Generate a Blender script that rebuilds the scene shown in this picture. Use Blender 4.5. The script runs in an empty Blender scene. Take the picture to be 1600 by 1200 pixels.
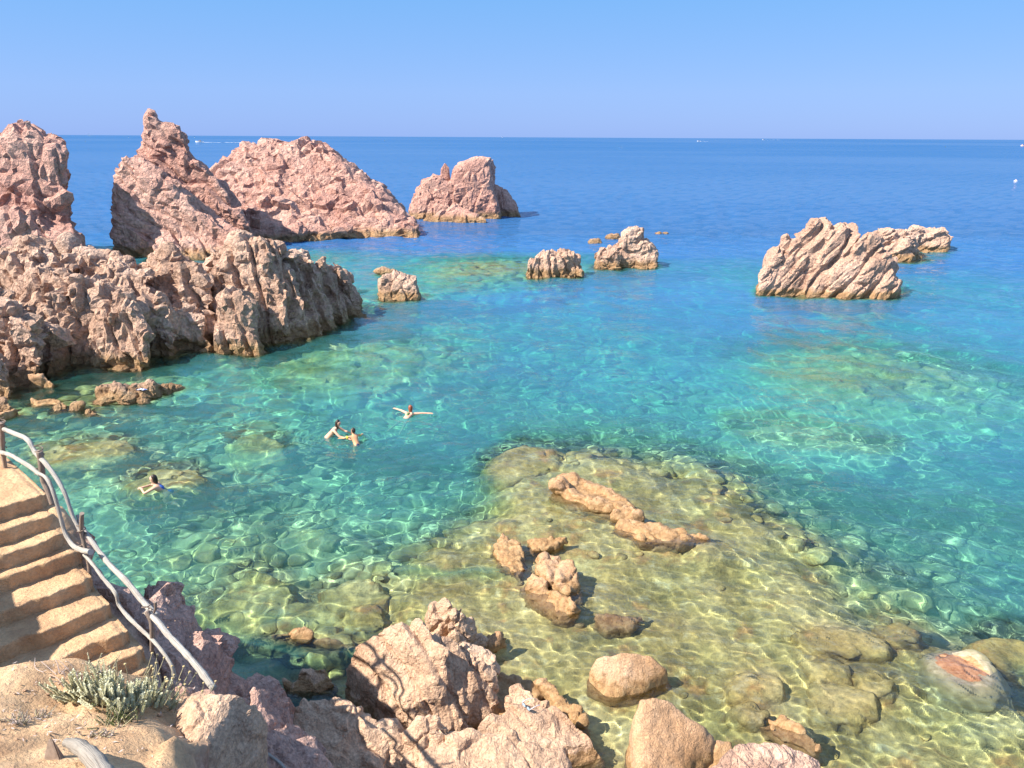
import bpy, bmesh, math, random
import numpy as np
from mathutils import Vector, Matrix

S = bpy.context.scene
C = S.collection
random.seed(7)
RNG = np.random.default_rng(11)
R = math.radians

# ------------------------------------------------------------------ camera
H = 9.0; FPX = 1202.0; PIT = R(17.84); ROL = R(0.29)
cp, sp = math.cos(PIT), math.sin(PIT); cr, sr = math.cos(ROL), math.sin(ROL)
cam = bpy.data.objects.new('camera', bpy.data.cameras.new('camera')); C.objects.link(cam); S.camera = cam
cam.data.sensor_width = 36.0; cam.data.lens = 36.0 * FPX / 1600.0
cam.data.clip_start = 0.1; cam.data.clip_end = 30000
rx = Vector((cr, sr * sp, sr * cp)); up = Vector((-sr, cr * sp, cr * cp)); bk = Vector((0, -cp, sp))
M4 = Matrix((rx, up, bk)).transposed().to_4x4(); M4.translation = (0, 0, H); cam.matrix_world = M4

# ------------------------------------------------------------------ world, sun, exposure
SUN_EL, SUN_AZ = 46.0, 24.0            # elevation, degrees behind the camera's left
sd = Vector((-math.cos(R(SUN_EL)) * math.cos(R(SUN_AZ)), -math.cos(R(SUN_EL)) * math.sin(R(SUN_AZ)), math.sin(R(SUN_EL))))
W = bpy.data.worlds.new('World'); S.world = W; W.use_nodes = True
wn, wl = W.node_tree.nodes, W.node_tree.links
sky = wn.new('ShaderNodeTexSky'); sky.sky_type = 'NISHITA'; sky.sun_disc = False
sky.sun_elevation = R(SUN_EL); sky.sun_rotation = math.atan2(sd.x, sd.y)
sky.altitude = 0; sky.air_density = 1.0; sky.dust_density = 0.3; sky.ozone_density = 4.0
bg = wn['Background']; bg.inputs[1].default_value = 0.12
tcw = wn.new('ShaderNodeTexCoord'); sep = wn.new('ShaderNodeSeparateXYZ'); wl.new(tcw.outputs['Generated'], sep.inputs[0])
rampw = wn.new('ShaderNodeValToRGB'); el = rampw.color_ramp.elements
SKYK = 3.9                                   # the hazy blue of the photograph's sky, as seen through the exposure below
for _ in range(3): el.new(.5)
for e_, (p_, c_) in zip(el, [(0, (.205, .365, .80)), (.05, (.225, .40, .82)), (.16, (.15, .385, .79)), (.45, (.30, .50, .87)), (1, (.31, .48, .84))]):
    e_.position = p_; e_.color = (*c_, 1)
wl.new(sep.outputs[2], rampw.inputs[0])
scw = wn.new('ShaderNodeVectorMath'); scw.operation = 'SCALE'; scw.inputs['Scale'].default_value = SKYK; wl.new(rampw.outputs[0], scw.inputs[0])
mxw = wn.new('ShaderNodeMix'); mxw.data_type = 'RGBA'; mxw.inputs[0].default_value = .92
wl.new(sky.outputs[0], mxw.inputs[6]); wl.new(scw.outputs[0], mxw.inputs[7]); wl.new(mxw.outputs[2], bg.inputs[0])
sun = bpy.data.lights.new('sun', 'SUN'); sun.energy = 4.5; sun.angle = R(0.5); sun.color = (1.0, 0.94, 0.86)
sun.cycles.is_caustics_light = True
so = bpy.data.objects.new('sun', sun); C.objects.link(so); so.rotation_euler = sd.to_track_quat('Z', 'Y').to_euler(); so.location = (-30, -10, 40)
S.view_settings.view_transform = 'Standard'; S.view_settings.look = 'None'; S.view_settings.gamma = 1.0
S.view_settings.use_curve_mapping = False; S.view_settings.exposure = 1.28
S.cycles.use_denoising = True
S.cycles.max_bounces = 8; S.cycles.sample_clamp_indirect = 4.0
S.cycles.blur_glossy = 0.5

# ------------------------------------------------------------------ helpers
def ray(px, py):
    u = (px - 800) / FPX; v = -(py - 600) / FPX
    u, v = cr * u - sr * v, sr * u + cr * v
    return np.array([u, cp + v * sp, -sp + v * cp])
def Pz(px, py, z=0.0):
    r = ray(px, py); return np.array([0, 0, H]) + r * ((z - H) / r[2])
def Py(px, py, y):
    r = ray(px, py); return np.array([0, 0, H]) + r * (y / r[1])

def tag(o, label=None, cat=None, group=None, kind=None):
    if label: o['label'] = label
    if cat: o['category'] = cat
    if group: o['group'] = group
    if kind: o['kind'] = kind
    return o

def mesh_np(name, V, Q, smooth=True, mat=None, tri=False):
    k = 3 if tri else 4
    m = bpy.data.meshes.new(name); V = np.ascontiguousarray(V, dtype=np.float32); Q = np.ascontiguousarray(Q, dtype=np.int32)
    m.vertices.add(len(V)); m.vertices.foreach_set('co', V.ravel())
    m.loops.add(Q.size); m.loops.foreach_set('vertex_index', Q.ravel())
    m.polygons.add(len(Q)); m.polygons.foreach_set('loop_start', np.arange(0, Q.size, k, dtype=np.int32))
    m.update(calc_edges=True)
    m.polygons.foreach_set('use_smooth', np.full(len(Q), smooth))
    if mat: m.materials.append(mat)
    return m
def link(name, me, parent=None):
    o = bpy.data.objects.new(name, me); C.objects.link(o)
    if parent: o.parent = parent
    return o
def grid_quads(nx, ny):
    i = np.arange(nx * ny).reshape(ny, nx)
    return np.stack([i[:-1, :-1], i[:-1, 1:], i[1:, 1:], i[1:, :-1]], -1).reshape(-1, 4)
def recv(o): o.cycles.is_caustics_receiver = True; return o

# ---- noise (numpy)
PRM = RNG.permutation(4096).astype(np.int64)
G3 = RNG.normal(size=(4096, 3)); G3 /= np.linalg.norm(G3, axis=1)[:, None]
RV = RNG.random((4096, 3))
def hsh(i, j, k):
    return PRM[(PRM[(PRM[i & 4095] + j) & 4095] + k) & 4095]
def perlin(P):
    P = np.asarray(P, float); i0 = np.floor(P).astype(np.int64); f = P - i0; u = f * f * f * (f * (f * 6 - 15) + 10)
    out = np.zeros(len(P))
    for dx in (0, 1):
        wx = u[:, 0] if dx else 1 - u[:, 0]
        for dy in (0, 1):
            wy = u[:, 1] if dy else 1 - u[:, 1]
            for dz in (0, 1):
                wz = u[:, 2] if dz else 1 - u[:, 2]
                g = G3[hsh(i0[:, 0] + dx, i0[:, 1] + dy, i0[:, 2] + dz)]
                out += wx * wy * wz * ((f[:, 0] - dx) * g[:, 0] + (f[:, 1] - dy) * g[:, 1] + (f[:, 2] - dz) * g[:, 2])
    return out * 1.6
def fbm(P, octs=4, gain=.5):
    o = 0; a = 1.; P = np.asarray(P, float)
    for k in range(octs): o = o + a * perlin(P + 17.3 * k); P = P * 2.03; a *= gain
    return o
def worley(P):
    P = np.asarray(P, float); i0 = np.floor(P).astype(np.int64); f = P - i0
    n = len(P); F1 = np.full(n, 9.); F2 = np.full(n, 9.); ID = np.zeros(n, np.int64); D = np.zeros((n, 3))
    for dx in (-1, 0, 1):
        for dy in (-1, 0, 1):
            for dz in (-1, 0, 1):
                h = hsh(i0[:, 0] + dx, i0[:, 1] + dy, i0[:, 2] + dz)
                v = f - (RV[h] + (dx, dy, dz)); d = np.einsum('ij,ij->i', v, v)
                nb = d < F1
                F2 = np.where(nb, F1, np.minimum(F2, d)); F1 = np.where(nb, d, F1)
                ID = np.where(nb, h, ID); D = np.where(nb[:, None], v, D)
    return np.sqrt(F1), np.sqrt(F2), ID, D

# ---- polygon distance (negative inside)
def poly_sd(pts, X, Y):
    pts = np.asarray(pts, float); n = len(pts); d = np.full(X.shape, 1e9); s = np.ones(X.shape)
    for i in range(n):
        a = pts[i]; b = pts[i - 1]; e = b - a; wx = X - a[0]; wy = Y - a[1]
        t = np.clip((wx * e[0] + wy * e[1]) / (e @ e + 1e-12), 0, 1)
        d = np.minimum(d, (wx - e[0] * t) ** 2 + (wy - e[1] * t) ** 2)
        c1 = Y >= a[1]; c2 = Y < b[1]; c3 = e[0] * wy > e[1] * wx
        fl = (c1 & c2 & c3) | (~c1 & ~c2 & ~c3); s = np.where(fl, -s, s)
    return s * np.sqrt(d)
def smax(a, b, k):
    h = np.maximum(k - np.abs(a - b), 0) / k
    return np.maximum(a, b) + h * h * k * .25
def smin(a, b, k): return -smax(-a, -b, k)

def hull_planes(pts):
    bm = bmesh.new()
    for p in pts: bm.verts.new(p)
    r = bmesh.ops.convex_hull(bm, input=bm.verts[:])
    bm.normal_update(); c = np.mean(np.array(pts), axis=0); pl = []
    for f in bm.faces:
        n = np.array(f.normal); q = np.array(f.verts[0].co)
        if np.linalg.norm(n) < .5: continue
        if (c - q) @ n > 0: n = -n
        if not any(np.allclose(n, a, atol=.02) and abs(q @ n - b) < .02 for a, b in pl): pl.append((n, q @ n))
    bm.free(); return pl

# ---- primitives: each is (bounds lo, hi, function(X, Y, Z) -> distance)
def wall(poly, y0, th, fs=0.3, bs=0.5, r=0.5, dip=-3.0, off=None):
    """a rock mass standing at depth y0: outline in its own upright plane, real thickness, sloping front and back"""
    pts = []
    for px, py in poly:
        p = Py(px, py, y0); pts.append((p[0], p[2] if p[2] > .7 else dip))
    pts = np.array(pts); zt = pts[:, 1].max()
    sh = (lambda Z: off * Z) if off else (lambda Z: 0)
    lo = np.array([pts[:, 0].min(), y0 - th - fs * (zt + 1.0), dip]); hi = np.array([pts[:, 0].max(), y0 + th + bs * (zt + 1), zt])
    k_ = pts[:, 0].mean() / y0               # its long axis runs away from the shore, not due north
    e0, e1 = y0 - th - fs * (zt + 1.0), y0 + th + bs * (zt + 1)
    lo[0] = min(lo[0], lo[0] + k_ * (e0 - y0), lo[0] + k_ * (e1 - y0)); hi[0] = max(hi[0], hi[0] + k_ * (e0 - y0), hi[0] + k_ * (e1 - y0))
    def f(X, Y, Z):
        d = poly_sd(pts, X - k_ * (Y - y0), Z + 0 * Y)
        Zc = np.maximum(Z, -1.5)
        fr = ((y0 - th - fs * (zt - Zc)) - Y) / math.sqrt(1 + fs * fs)
        ba = (Y - (y0 + th + bs * (zt - Zc))) / math.sqrt(1 + bs * bs)
        return smax(smax(d, fr, r), ba, r)
    return lo, hi, f
def hull(pts, r=.15, drop=None):
    """convex block from points (px, py, z)"""
    w = [Pz(a, b, z) for a, b, z in pts]
    if drop is not None:
        c = np.mean(w, axis=0)
        w = w + [np.array([c[0] + (p[0] - c[0]) * 1.12, c[1] + (p[1] - c[1]) * 1.12, drop]) for p in w]
    pl = hull_planes([tuple(p) for p in w]); w = np.array(w)
    def f(X, Y, Z):
        d = None
        for n, b in pl:
            e = n[0] * X + n[1] * Y + n[2] * Z - b
            d = e if d is None else smax(d, e, r * .6)
        return d - r * .22
    return w.min(0) - r * .2, w.max(0) + r * .2, f
def ell(px, py, z, rad, rot=0, tilt=0):
    c = Pz(px, py, z); rad = np.array(rad, float); m = rad.max()
    def f(X, Y, Z):
        x, y, zz = X - c[0], Y - c[1], Z - c[2]
        a, b = math.cos(R(rot)), math.sin(R(rot)); x, y = a * x + b * y, -b * x + a * y
        a, b = math.cos(R(tilt)), math.sin(R(tilt)); x, zz = a * x + b * zz, -b * x + a * zz
        k = np.sqrt((x / rad[0]) ** 2 + (y / rad[1]) ** 2 + (zz / rad[2]) ** 2)
        return (k - 1) * rad.min()
    return c - m, c + m, f
def plan(poly, top, r=.25, dip=-1.5, tilt=(0, 0), dome=.0, side=0.35):
    """a low rock: outline on the water plane, raised to `top` with sloping sides"""
    pts = np.array([Pz(a, b, 0)[:2] for a, b in poly]); c = pts.mean(0)
    def f(X, Y, Z):
        d = poly_sd(pts, X, Y) + (Z - 0) * side
        t = top + tilt[0] * (X - c[0]) + tilt[1] * (Y - c[1]) + dome * np.clip(-d, 0, 2)
        return smax(d, Z - t, r)
    lo = np.array([*(pts.min(0) + dip * side), dip]); hi = np.array([*(pts.max(0) - dip * side), top + .6 + abs(tilt[0]) * 2 + abs(tilt[1]) * 2])
    return lo, hi, f

def surface_nets(F, lo, v):
    nx, ny, nz = F.shape; ins = F < 0
    cells = np.zeros((nx - 1, ny - 1, nz - 1), np.int8)
    for dx in (0, 1):
        for dy in (0, 1):
            for dz in (0, 1): cells += ins[dx:nx - 1 + dx, dy:ny - 1 + dy, dz:nz - 1 + dz]
    act = (cells > 0) & (cells < 8); idx = np.full(act.shape, -1, np.int64); ii = np.argwhere(act); idx[act] = np.arange(len(ii))
    acc = np.zeros((len(ii), 3)); cnt = np.zeros(len(ii))
    corners = [(a, b, c) for a in (0, 1) for b in (0, 1) for c in (0, 1)]
    fv = {c: F[ii[:, 0] + c[0], ii[:, 1] + c[1], ii[:, 2] + c[2]] for c in corners}
    for a in corners:
        for ax in range(3):
            if a[ax]: continue
            b = list(a); b[ax] = 1; b = tuple(b); fa, fb = fv[a], fv[b]; m = (fa < 0) != (fb < 0)
            t = fa / np.where(m, fa - fb, 1); p = np.array(a, float)[None] + np.zeros((len(ii), 3)); p[:, ax] = t
            acc[m] += p[m]; cnt[m] += 1
    V = (ii + acc / cnt[:, None]) * v + lo
    Q = []
    for ax in range(3):
        o1, o2 = [(1, 2), (2, 0), (0, 1)][ax]
        sl = [slice(1, n - 1) for n in F.shape]; s0 = list(sl); s1 = list(sl); s0[ax] = slice(0, F.shape[ax] - 1); s1[ax] = slice(1, F.shape[ax])
        A = ins[tuple(s0)]; B = ins[tuple(s1)]
        for flip in (False, True):
            e = np.argwhere((A & ~B) if not flip else (~A & B)); 
            if not len(e): continue
            off = np.array([1, 1, 1]); off[ax] = 0; e = e + off
            def cell(d1, d2):
                q = e.copy(); q[:, o1] -= d1; q[:, o2] -= d2; return idx[q[:, 0], q[:, 1], q[:, 2]]
            q = np.stack([cell(1, 1), cell(0, 1), cell(0, 0), cell(1, 0)], -1)
            Q.append(q[:, ::-1] if flip else q)
    Q = np.concatenate(Q); Q = Q[(Q >= 0).all(1)]
    return V, Q

JA = .72
def keep_main(V, Q, frac=.06):
    lab = np.arange(len(V))
    e = np.concatenate([Q[:, [0, 1]], Q[:, [1, 2]], Q[:, [2, 3]]])
    for _ in range(200):
        m = np.minimum(lab[e[:, 0]], lab[e[:, 1]]); old = lab.copy(); np.minimum.at(lab, e[:, 0], m); np.minimum.at(lab, e[:, 1], m); lab = lab[lab]; lab = lab[lab]
        if (lab == old).all(): break
    c = np.bincount(lab, minlength=len(V)); ok = c[lab] >= frac * len(V); mp = np.cumsum(ok) - 1
    return V[ok], mp[Q[ok[Q[:, 0]]]]
def vnormals(V, Q):
    a = V[Q[:, 2]] - V[Q[:, 0]]; b = V[Q[:, 3]] - V[Q[:, 1]]; n = np.cross(a, b); N = np.zeros_like(V)
    for c in range(4):
        for k in range(3): N[:, k] += np.bincount(Q[:, c], weights=n[:, k], minlength=len(V))
    return N / (np.linalg.norm(N, axis=1)[:, None] + 1e-12)

def rotm(az, dip):
    """frame whose first axis points along azimuth az (deg, in xy) and dips upward by dip (deg)"""
    a, d = R(az), R(dip)
    e1 = np.array([math.cos(a) * math.cos(d), math.sin(a) * math.cos(d), math.sin(d)])
    e2 = np.array([-math.sin(a), math.cos(a), 0]); e3 = np.cross(e1, e2)
    return np.stack([e1, e2, e3])

def sculpt(V, Q, layers, seed=0.0):
    """layers: ('cell', (sx, sy, sz), az, dip, crack, puff, tilt, offset, warp) | ('fbm', size, amp) | ('ridge', size, amp)"""
    N = vnormals(V, Q)
    for _ in range(7):                      # smoothed directions keep the blocks from growing coral-like spikes
        A = np.zeros_like(N)
        for c in range(4):
            for k in range(3): A[:, k] += np.bincount(Q[:, c], weights=N[Q[:, (c + 1) & 3], k] + N[Q[:, (c + 2) & 3], k] + N[Q[:, c], k], minlength=len(V))
        N = A / (np.linalg.norm(A, axis=1)[:, None] + 1e-12)
    lyr = -1
    for L in layers:
        if L[0] == 'cell':
            lyr += 1
            _, sz, az, dip, crack, puff, tilt, offs, warp = L
            wv = np.stack([perlin(V / (max(sz) * .9) + s + seed) for s in (0, 31.7, 77.1)], -1)
            P = (V + wv * warp) @ rotm(az, dip).T / np.array(sz) + seed
            F1, F2, ID, D = worley(P); s = min(sz)
            g = np.exp(-((F2 - F1) / .085) ** 2); A_ = AMP[min(lyr, 3)]
            rnd = RV[(ID * 7 + 3) & 4095]
            e = np.clip((F2 - F1) / .5, 0, 1); e = e * (2 - e)
            s = np.clip((F2 - F1) / .11, 0, 1); s = s * s * (3 - 2 * s)
            dsp = A_ * (-crack * g + .12 * puff * (e - .6) + s * (offs * (rnd[:, 0] - .5) * 2.6 + 2.3 * tilt * np.einsum('ij,ij->i', D, (rnd - .5) * 2)))
            V = V + N * dsp[:, None]
        elif L[0] == 'joint':                # long parallel joints: ('joint', azimuth and dip of their normal, spacing, crack, sawtooth, offset, warp)
            _, az, dip, sp_, crack, saw, offs, warp = L
            nv = np.array([math.cos(R(az)) * math.cos(R(dip)), math.sin(R(az)) * math.cos(R(dip)), math.sin(R(dip))])
            s = (V @ nv + warp * fbm(V / (sp_ * 3.0) + seed + 5, 2)) / sp_ + .55 * perlin(V / (sp_ * 5) + seed)
            i_ = np.floor(s).astype(np.int64); f = s - i_; e_ = np.minimum(f, 1 - f); rnd = RV[(i_ * 131 + 17) & 4095]; rn2 = RV[((i_ + 1) * 131 + 17) & 4095]
            bl = np.clip((f - .86) / .14, 0, 1); hgt_ = rnd[:, 0] * (1 - bl) + rn2[:, 0] * bl
            along = .55 + .45 * np.clip(perlin(V / (sp_ * 2.2) + seed + 40) * 2 + .5, -1, 1)
            V = V + N * JA * ((-crack * np.exp(-(e_ / .09) ** 2) + saw * (f - .5) * (1 - bl)) * along + offs * (hgt_ - .5))[:, None]
        elif L[0] == 'fbm':
            V = V + N * (fbm(V / L[1] + seed, 3) * L[2])[:, None]
        elif L[0] == 'ridge':
            V = V + N * ((.35 - np.abs(fbm(V / L[1] + seed, 3))) * L[2])[:, None]
    return V

AMP = [.58, .42, .36, .36]
HR_CELL = .12; HR_X0, HR_Y0, HR_NX, HR_NY = -45., 0., 750, 900      # coarse height raster of everything under water
HR = np.full((HR_NY, HR_NX), -99.)
def raster(V):
    z = V[:, 2]; m = z < .35; i = ((V[m, 0] - HR_X0) / HR_CELL).astype(int); j = ((V[m, 1] - HR_Y0) / HR_CELL).astype(int)
    k = (i >= 0) & (j >= 0) & (i < HR_NX) & (j < HR_NY); np.maximum.at(HR, (j[k], i[k]), np.minimum(z[m][k], 0))

TRI = [0]
def rock_mesh(name, prims, vox, layers, mat, seed=0., k=.3, base=(1.0, .14), calm=()):
    vox *= 1.1; lo = np.min([p[0] for p in prims], 0) - .5; hi = np.max([p[1] for p in prims], 0) + .5
    n = np.ceil((hi - lo) / vox).astype(int) + 1
    xs = [lo[a] + vox * np.arange(n[a]) for a in range(3)]
    X, Y, Z = np.meshgrid(*xs, indexing='ij', sparse=True)
    F = None
    for _, _, f in prims:
        g = f(X, Y, Z) + np.zeros(n); F = g if F is None else smin(F, g, k)
    band = np.abs(F) < base[1] * 2.2
    bi = np.argwhere(band)
    bp = lo + bi * vox
    def calmf(P_):
        o_ = np.ones(len(P_))
        for c_, r_, m_ in calm: o_ *= m_ + (1 - m_) * np.clip(np.linalg.norm(P_ - c_, axis=1) / r_ - .7, 0, .6) / .6
        return o_
    F[band] += fbm(bp / base[0] + seed, 3) * base[1] * calmf(bp)
    for a in range(3):
        sl = [slice(None)] * 3; sl[a] = 0; F[tuple(sl)] = 1; sl[a] = -1; F[tuple(sl)] = 1
    V, Q = surface_nets(F.astype(np.float32), lo, vox); V, Q = keep_main(V, Q)
    V_ = sculpt(V, Q, layers, seed); V = V + (V_ - V) * calmf(V)[:, None]; raster(V); TRI[0] += len(Q) * 2
    return mesh_np(name, V, Q, True, mat), V, Q
def facet(o, ratio, keep=None):
    me = o.data; name = me.name; md = o.modifiers.new('facet', 'DECIMATE'); md.ratio = ratio; md.use_collapse_triangulate = True
    m2 = bpy.data.meshes.new_from_object(o.evaluated_get(bpy.context.evaluated_depsgraph_get())); o.modifiers.clear(); o.data = m2; bpy.data.meshes.remove(me); m2.name = name
    fl = np.zeros(len(m2.polygons), bool)
    if keep is not None:
        cen = np.empty(len(fl) * 3, np.float32); m2.polygons.foreach_get('center', cen); fl = keep(cen.reshape(-1, 3))
    m2.polygons.foreach_set('use_smooth', fl)
def rock(name, label, prims, vox, layers, mat, cat='rock', seed=0., k=.3, base=(1.0, .14), group=None, calm=()):
    me, V, Q = rock_mesh(name, prims, vox, layers, mat, seed, k, base, calm)
    o = link(name, me); tag(o, label, cat, group); recv(o)
    ratio = {M['far']: .17, M['mid']: .17, M['pale']: .17, M['near']: .26, M['red']: .26}.get(mat)
    if ratio and len(me.polygons) > 1500: facet(o, ratio)                       # broken angular faces instead of rounded ones
    return o

# ------------------------------------------------------------------ materials
def newmat(n):
    m = bpy.data.materials.new(n); m.use_nodes = True; return m, m.node_tree.nodes, m.node_tree.links
class NB:
    def __init__(s, name):
        s.m, s.N, s.L = newmat(name); s.b = s.N['Principled BSDF']; s.out = s.N['Material Output']
        s.geo = s.N.new('ShaderNodeNewGeometry')
    def noise(s, scale, detail=4, rough=.55, vec=None, dist=0):
        n = s.N.new('ShaderNodeTexNoise'); n.inputs['Scale'].default_value = scale; n.inputs['Detail'].default_value = detail
        n.inputs['Roughness'].default_value = rough; n.inputs['Distortion'].default_value = dist
        s.L.new(vec or s.geo.outputs['Position'], n.inputs['Vector']); return n.outputs['Fac']
    def voro(s, scale, feat='DISTANCE_TO_EDGE', vec=None):
        n = s.N.new('ShaderNodeTexVoronoi'); n.feature = feat; n.inputs['Scale'].default_value = scale
        s.L.new(vec or s.geo.outputs['Position'], n.inputs['Vector']); return n.outputs['Distance' if feat != 'COLOR' else 'Color']
    def ramp(s, fac, stops):
        r = s.N.new('ShaderNodeValToRGB'); e = r.color_ramp.elements
        while len(e) < len(stops): e.new(.5)
        for i, (p, c) in enumerate(stops):
            e[i].position = p; e[i].color = (*c, 1) if not isinstance(c, (int, float)) else (c, c, c, 1)
        s.L.new(fac, r.inputs[0]); return r.outputs[0]
    def mix(s, f, a, b, bt='MIX'):
        n = s.N.new('ShaderNodeMix'); n.data_type = 'RGBA'; n.blend_type = bt; n.clamp_result = False
        for k, v in ((0, f), (6, a), (7, b)):
            if isinstance(v, (int, float)): n.inputs[k].default_value = v
            elif isinstance(v, tuple): n.inputs[k].default_value = (*v, 1)
            else: s.L.new(v, n.inputs[k])
        return n.outputs[2]
    def math(s, op, a, b=0., c=0.):
        n = s.N.new('ShaderNodeMath'); n.operation = op
        for k, v in enumerate((a, b, c)):
            if isinstance(v, (int, float)): n.inputs[k].default_value = v
            else: s.L.new(v, n.inputs[k])
        return n.outputs[0]
    def mrange(s, v, a, b, c=0., d=1., smooth=False):
        n = s.N.new('ShaderNodeMapRange'); n.interpolation_type = 'SMOOTHSTEP' if smooth else 'LINEAR'
        s.L.new(v, n.inputs[0])
        for k, x in enumerate((a, b, c, d)): n.inputs[k + 1].default_value = x
        return n.outputs[0]
    def z(s):
        n = s.N.new('ShaderNodeSeparateXYZ'); s.L.new(s.geo.outputs['Position'], n.inputs[0]); return n.outputs[2]
    def bump(s, h, strength=.5, dist=.05, prev=None):
        n = s.N.new('ShaderNodeBump'); n.inputs['Strength'].default_value = strength; n.inputs['Distance'].default_value = dist
        s.L.new(h, n.inputs['Height'])
        if prev: s.L.new(prev, n.inputs['Normal'])
        return n.outputs[0]
    def set(s, **k):
        for a, v in k.items():
            i = s.b.inputs[a.replace('_', ' ')]
            if isinstance(v, (int, float)): i.default_value = v
            elif isinstance(v, tuple): i.default_value = (*v, 1)
            else: s.L.new(v, i)
        return s

def granite(name, lo, mid, hi, grain=18., big=.5, wet=True, bumpd=.05, grey=.35, wetz=.35):
    b = NB(name)
    n1 = b.noise(big, 5, .6, dist=.4); col = b.ramp(n1, [(.30, lo), (.5, mid), (.72, hi)])
    n2 = b.noise(big * 7, 4, .6); col = b.mix(b.mrange(n2, .45, .72, 0, grey), col, (lo[0] * .62, lo[1] * .66, lo[2] * .74))
    pale = b.noise(big * 3.1, 5, .65, dist=.8); col = b.mix(b.mrange(pale, .55, .78, 0, .45), col, (hi[0] * 1.12, hi[1] * 1.15, hi[2] * 1.15))
    sp = b.noise(grain, 3, .7); col = b.mix(b.mrange(sp, .35, .7, 0, 1), b.mix(1., col, (.64, .64, .66), 'MULTIPLY'), b.mix(1., col, (1.22, 1.21, 1.19), 'MULTIPLY'))
    zc = b.z()
    if wet:
        zz = b.math('ADD', zc, b.math('MULTIPLY', b.math('SUBTRACT', n2, .5), .6))
        w = b.mrange(zz, wetz, wetz * .35, 0, 1, True)
        wc = b.ramp(n2, [(.3, (.17, .09, .035)), (.5, (.33, .19, .08)), (.7, (.43, .29, .14))])
        col = b.mix(b.math('MULTIPLY', w, .85), col, wc)
        u = b.mrange(zc, -.02, -.5, 0, 1, True)
        uc = b.ramp(n2, [(.3, (.10, .095, .045)), (.5, (.21, .19, .095)), (.72, (.33, .29, .16))])
        col = b.mix(b.math('MULTIPLY', u, .8), col, uc)
        b.set(Roughness=b.mrange(w, 0, 1, .88, .5))
    else: b.set(Roughness=.9)
    b.set(Base_Color=col, Specular_IOR_Level=.25)
    vm = b.N.new('ShaderNodeVectorMath'); vm.operation = 'MULTIPLY_ADD'; nv_ = b.N.new('ShaderNodeTexNoise'); nv_.inputs['Scale'].default_value = big * 5; nv_.inputs['Detail'].default_value = 3; b.L.new(b.geo.outputs['Position'], nv_.inputs['Vector'])
    b.L.new(nv_.outputs['Color'], vm.inputs[0]); vm.inputs[1].default_value = (.6 / big / 3,) * 3; b.L.new(b.geo.outputs['Position'], vm.inputs[2])
    mp_ = b.N.new('ShaderNodeMapping'); mp_.inputs['Rotation'].default_value = (.5, .4, .3); mp_.inputs['Scale'].default_value = (1.5, .8, .8); b.L.new(vm.outputs[0], mp_.inputs[0])
    cr_ = b.voro(big * 4, 'DISTANCE_TO_EDGE', mp_.outputs[0])
    h = b.math('ADD', b.math('MULTIPLY', b.noise(grain * .35, 6, .65), 1.), b.math('MULTIPLY', b.mrange(cr_, 0, .05, 0, 1), .13))
    rdg = b.math('ABSOLUTE', b.math('SUBTRACT', b.noise(big * 9, 6, .6, dist=.5), .5)); h = b.math('ADD', h, b.math('MULTIPLY', b.mrange(rdg, 0, .16, 0, 1), .55)); nn = b.bump(h, 1., bumpd); nn = b.bump(b.noise(grain * 2.2, 3, .7), .5, bumpd * .2, nn)
    b.L.new(nn, b.b.inputs['Normal']); return b.m

M = {}
M['far'] = granite('pink_granite_far', (.46, .235, .18), (.62, .35, .265), (.71, .455, .35), grain=5, big=.22, bumpd=.2, wetz=1.0)
M['mid'] = granite('pink_granite', (.45, .27, .18), (.61, .395, .275), (.70, .49, .365), grain=8, big=.4, bumpd=.12, wetz=.75)
M['pale'] = granite('tan_granite', (.42, .25, .17), (.55, .345, .24), (.64, .425, .31), grain=9, big=.35, bumpd=.10, grey=.15, wetz=.6)
M['near'] = granite('near_granite', (.47, .285, .175), (.62, .405, .26), (.70, .495, .34), grain=28, big=.9, bumpd=.035, wetz=.16, grey=.2)
M['red'] = granite('red_cliff_granite', (.45, .255, .195), (.59, .365, .28), (.69, .465, .365), grain=22, big=.8, bumpd=.05, grey=.25, wetz=.3)
M['under'] = granite('submerged_stone', (.30, .28, .18), (.50, .47, .33), (.64, .61, .46), grain=14, big=.9, bumpd=.03, wet=False)
M['orange'] = granite('orange_boulder', (.38, .21, .10), (.50, .30, .165), (.58, .38, .235), grain=40, big=1.3, bumpd=.014, wetz=.34, grey=.12)

def simple(name, col, rough=.7, spec=.3, bump=None, var=.2):
    b = NB(name); n = b.noise(bump[0] if bump else 12, 4)
    c = b.mix(b.mrange(n, .3, .7), tuple(x * (1 - var) for x in col), tuple(min(1, x * (1 + var)) for x in col))
    b.set(Base_Color=c, Roughness=rough, Specular_IOR_Level=spec)
    if bump: b.L.new(b.bump(n, .8, bump[1]), b.b.inputs['Normal'])
    return b.m

def sand_mat():
    b = NB('sandy_earth')
    n = b.noise(1.4, 6, .6, dist=.5); f = b.noise(30, 5, .7); m = b.noise(7, 5, .6)
    col = b.ramp(n, [(.3, (.46, .27, .15)), (.5, (.60, .385, .215)), (.7, (.69, .47, .28))])
    col = b.mix(b.mrange(m, .5, .75, 0, .5), col, (.42, .235, .14))
    col = b.mix(b.mrange(f, .3, .7), b.mix(1., col, (.8, .8, .8), 'MULTIPLY'), b.mix(1., col, (1.12, 1.12, 1.1), 'MULTIPLY'))
    b.set(Base_Color=col, Roughness=.95, Specular_IOR_Level=.15)
    nn = b.bump(m, 1., .05); nn = b.bump(f, 1., .022, nn); nn = b.bump(b.noise(110, 3, .7), .6, .004, nn)
    b.L.new(nn, b.b.inputs['Normal']); return b.m
M['sand'] = sand_mat()

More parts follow.
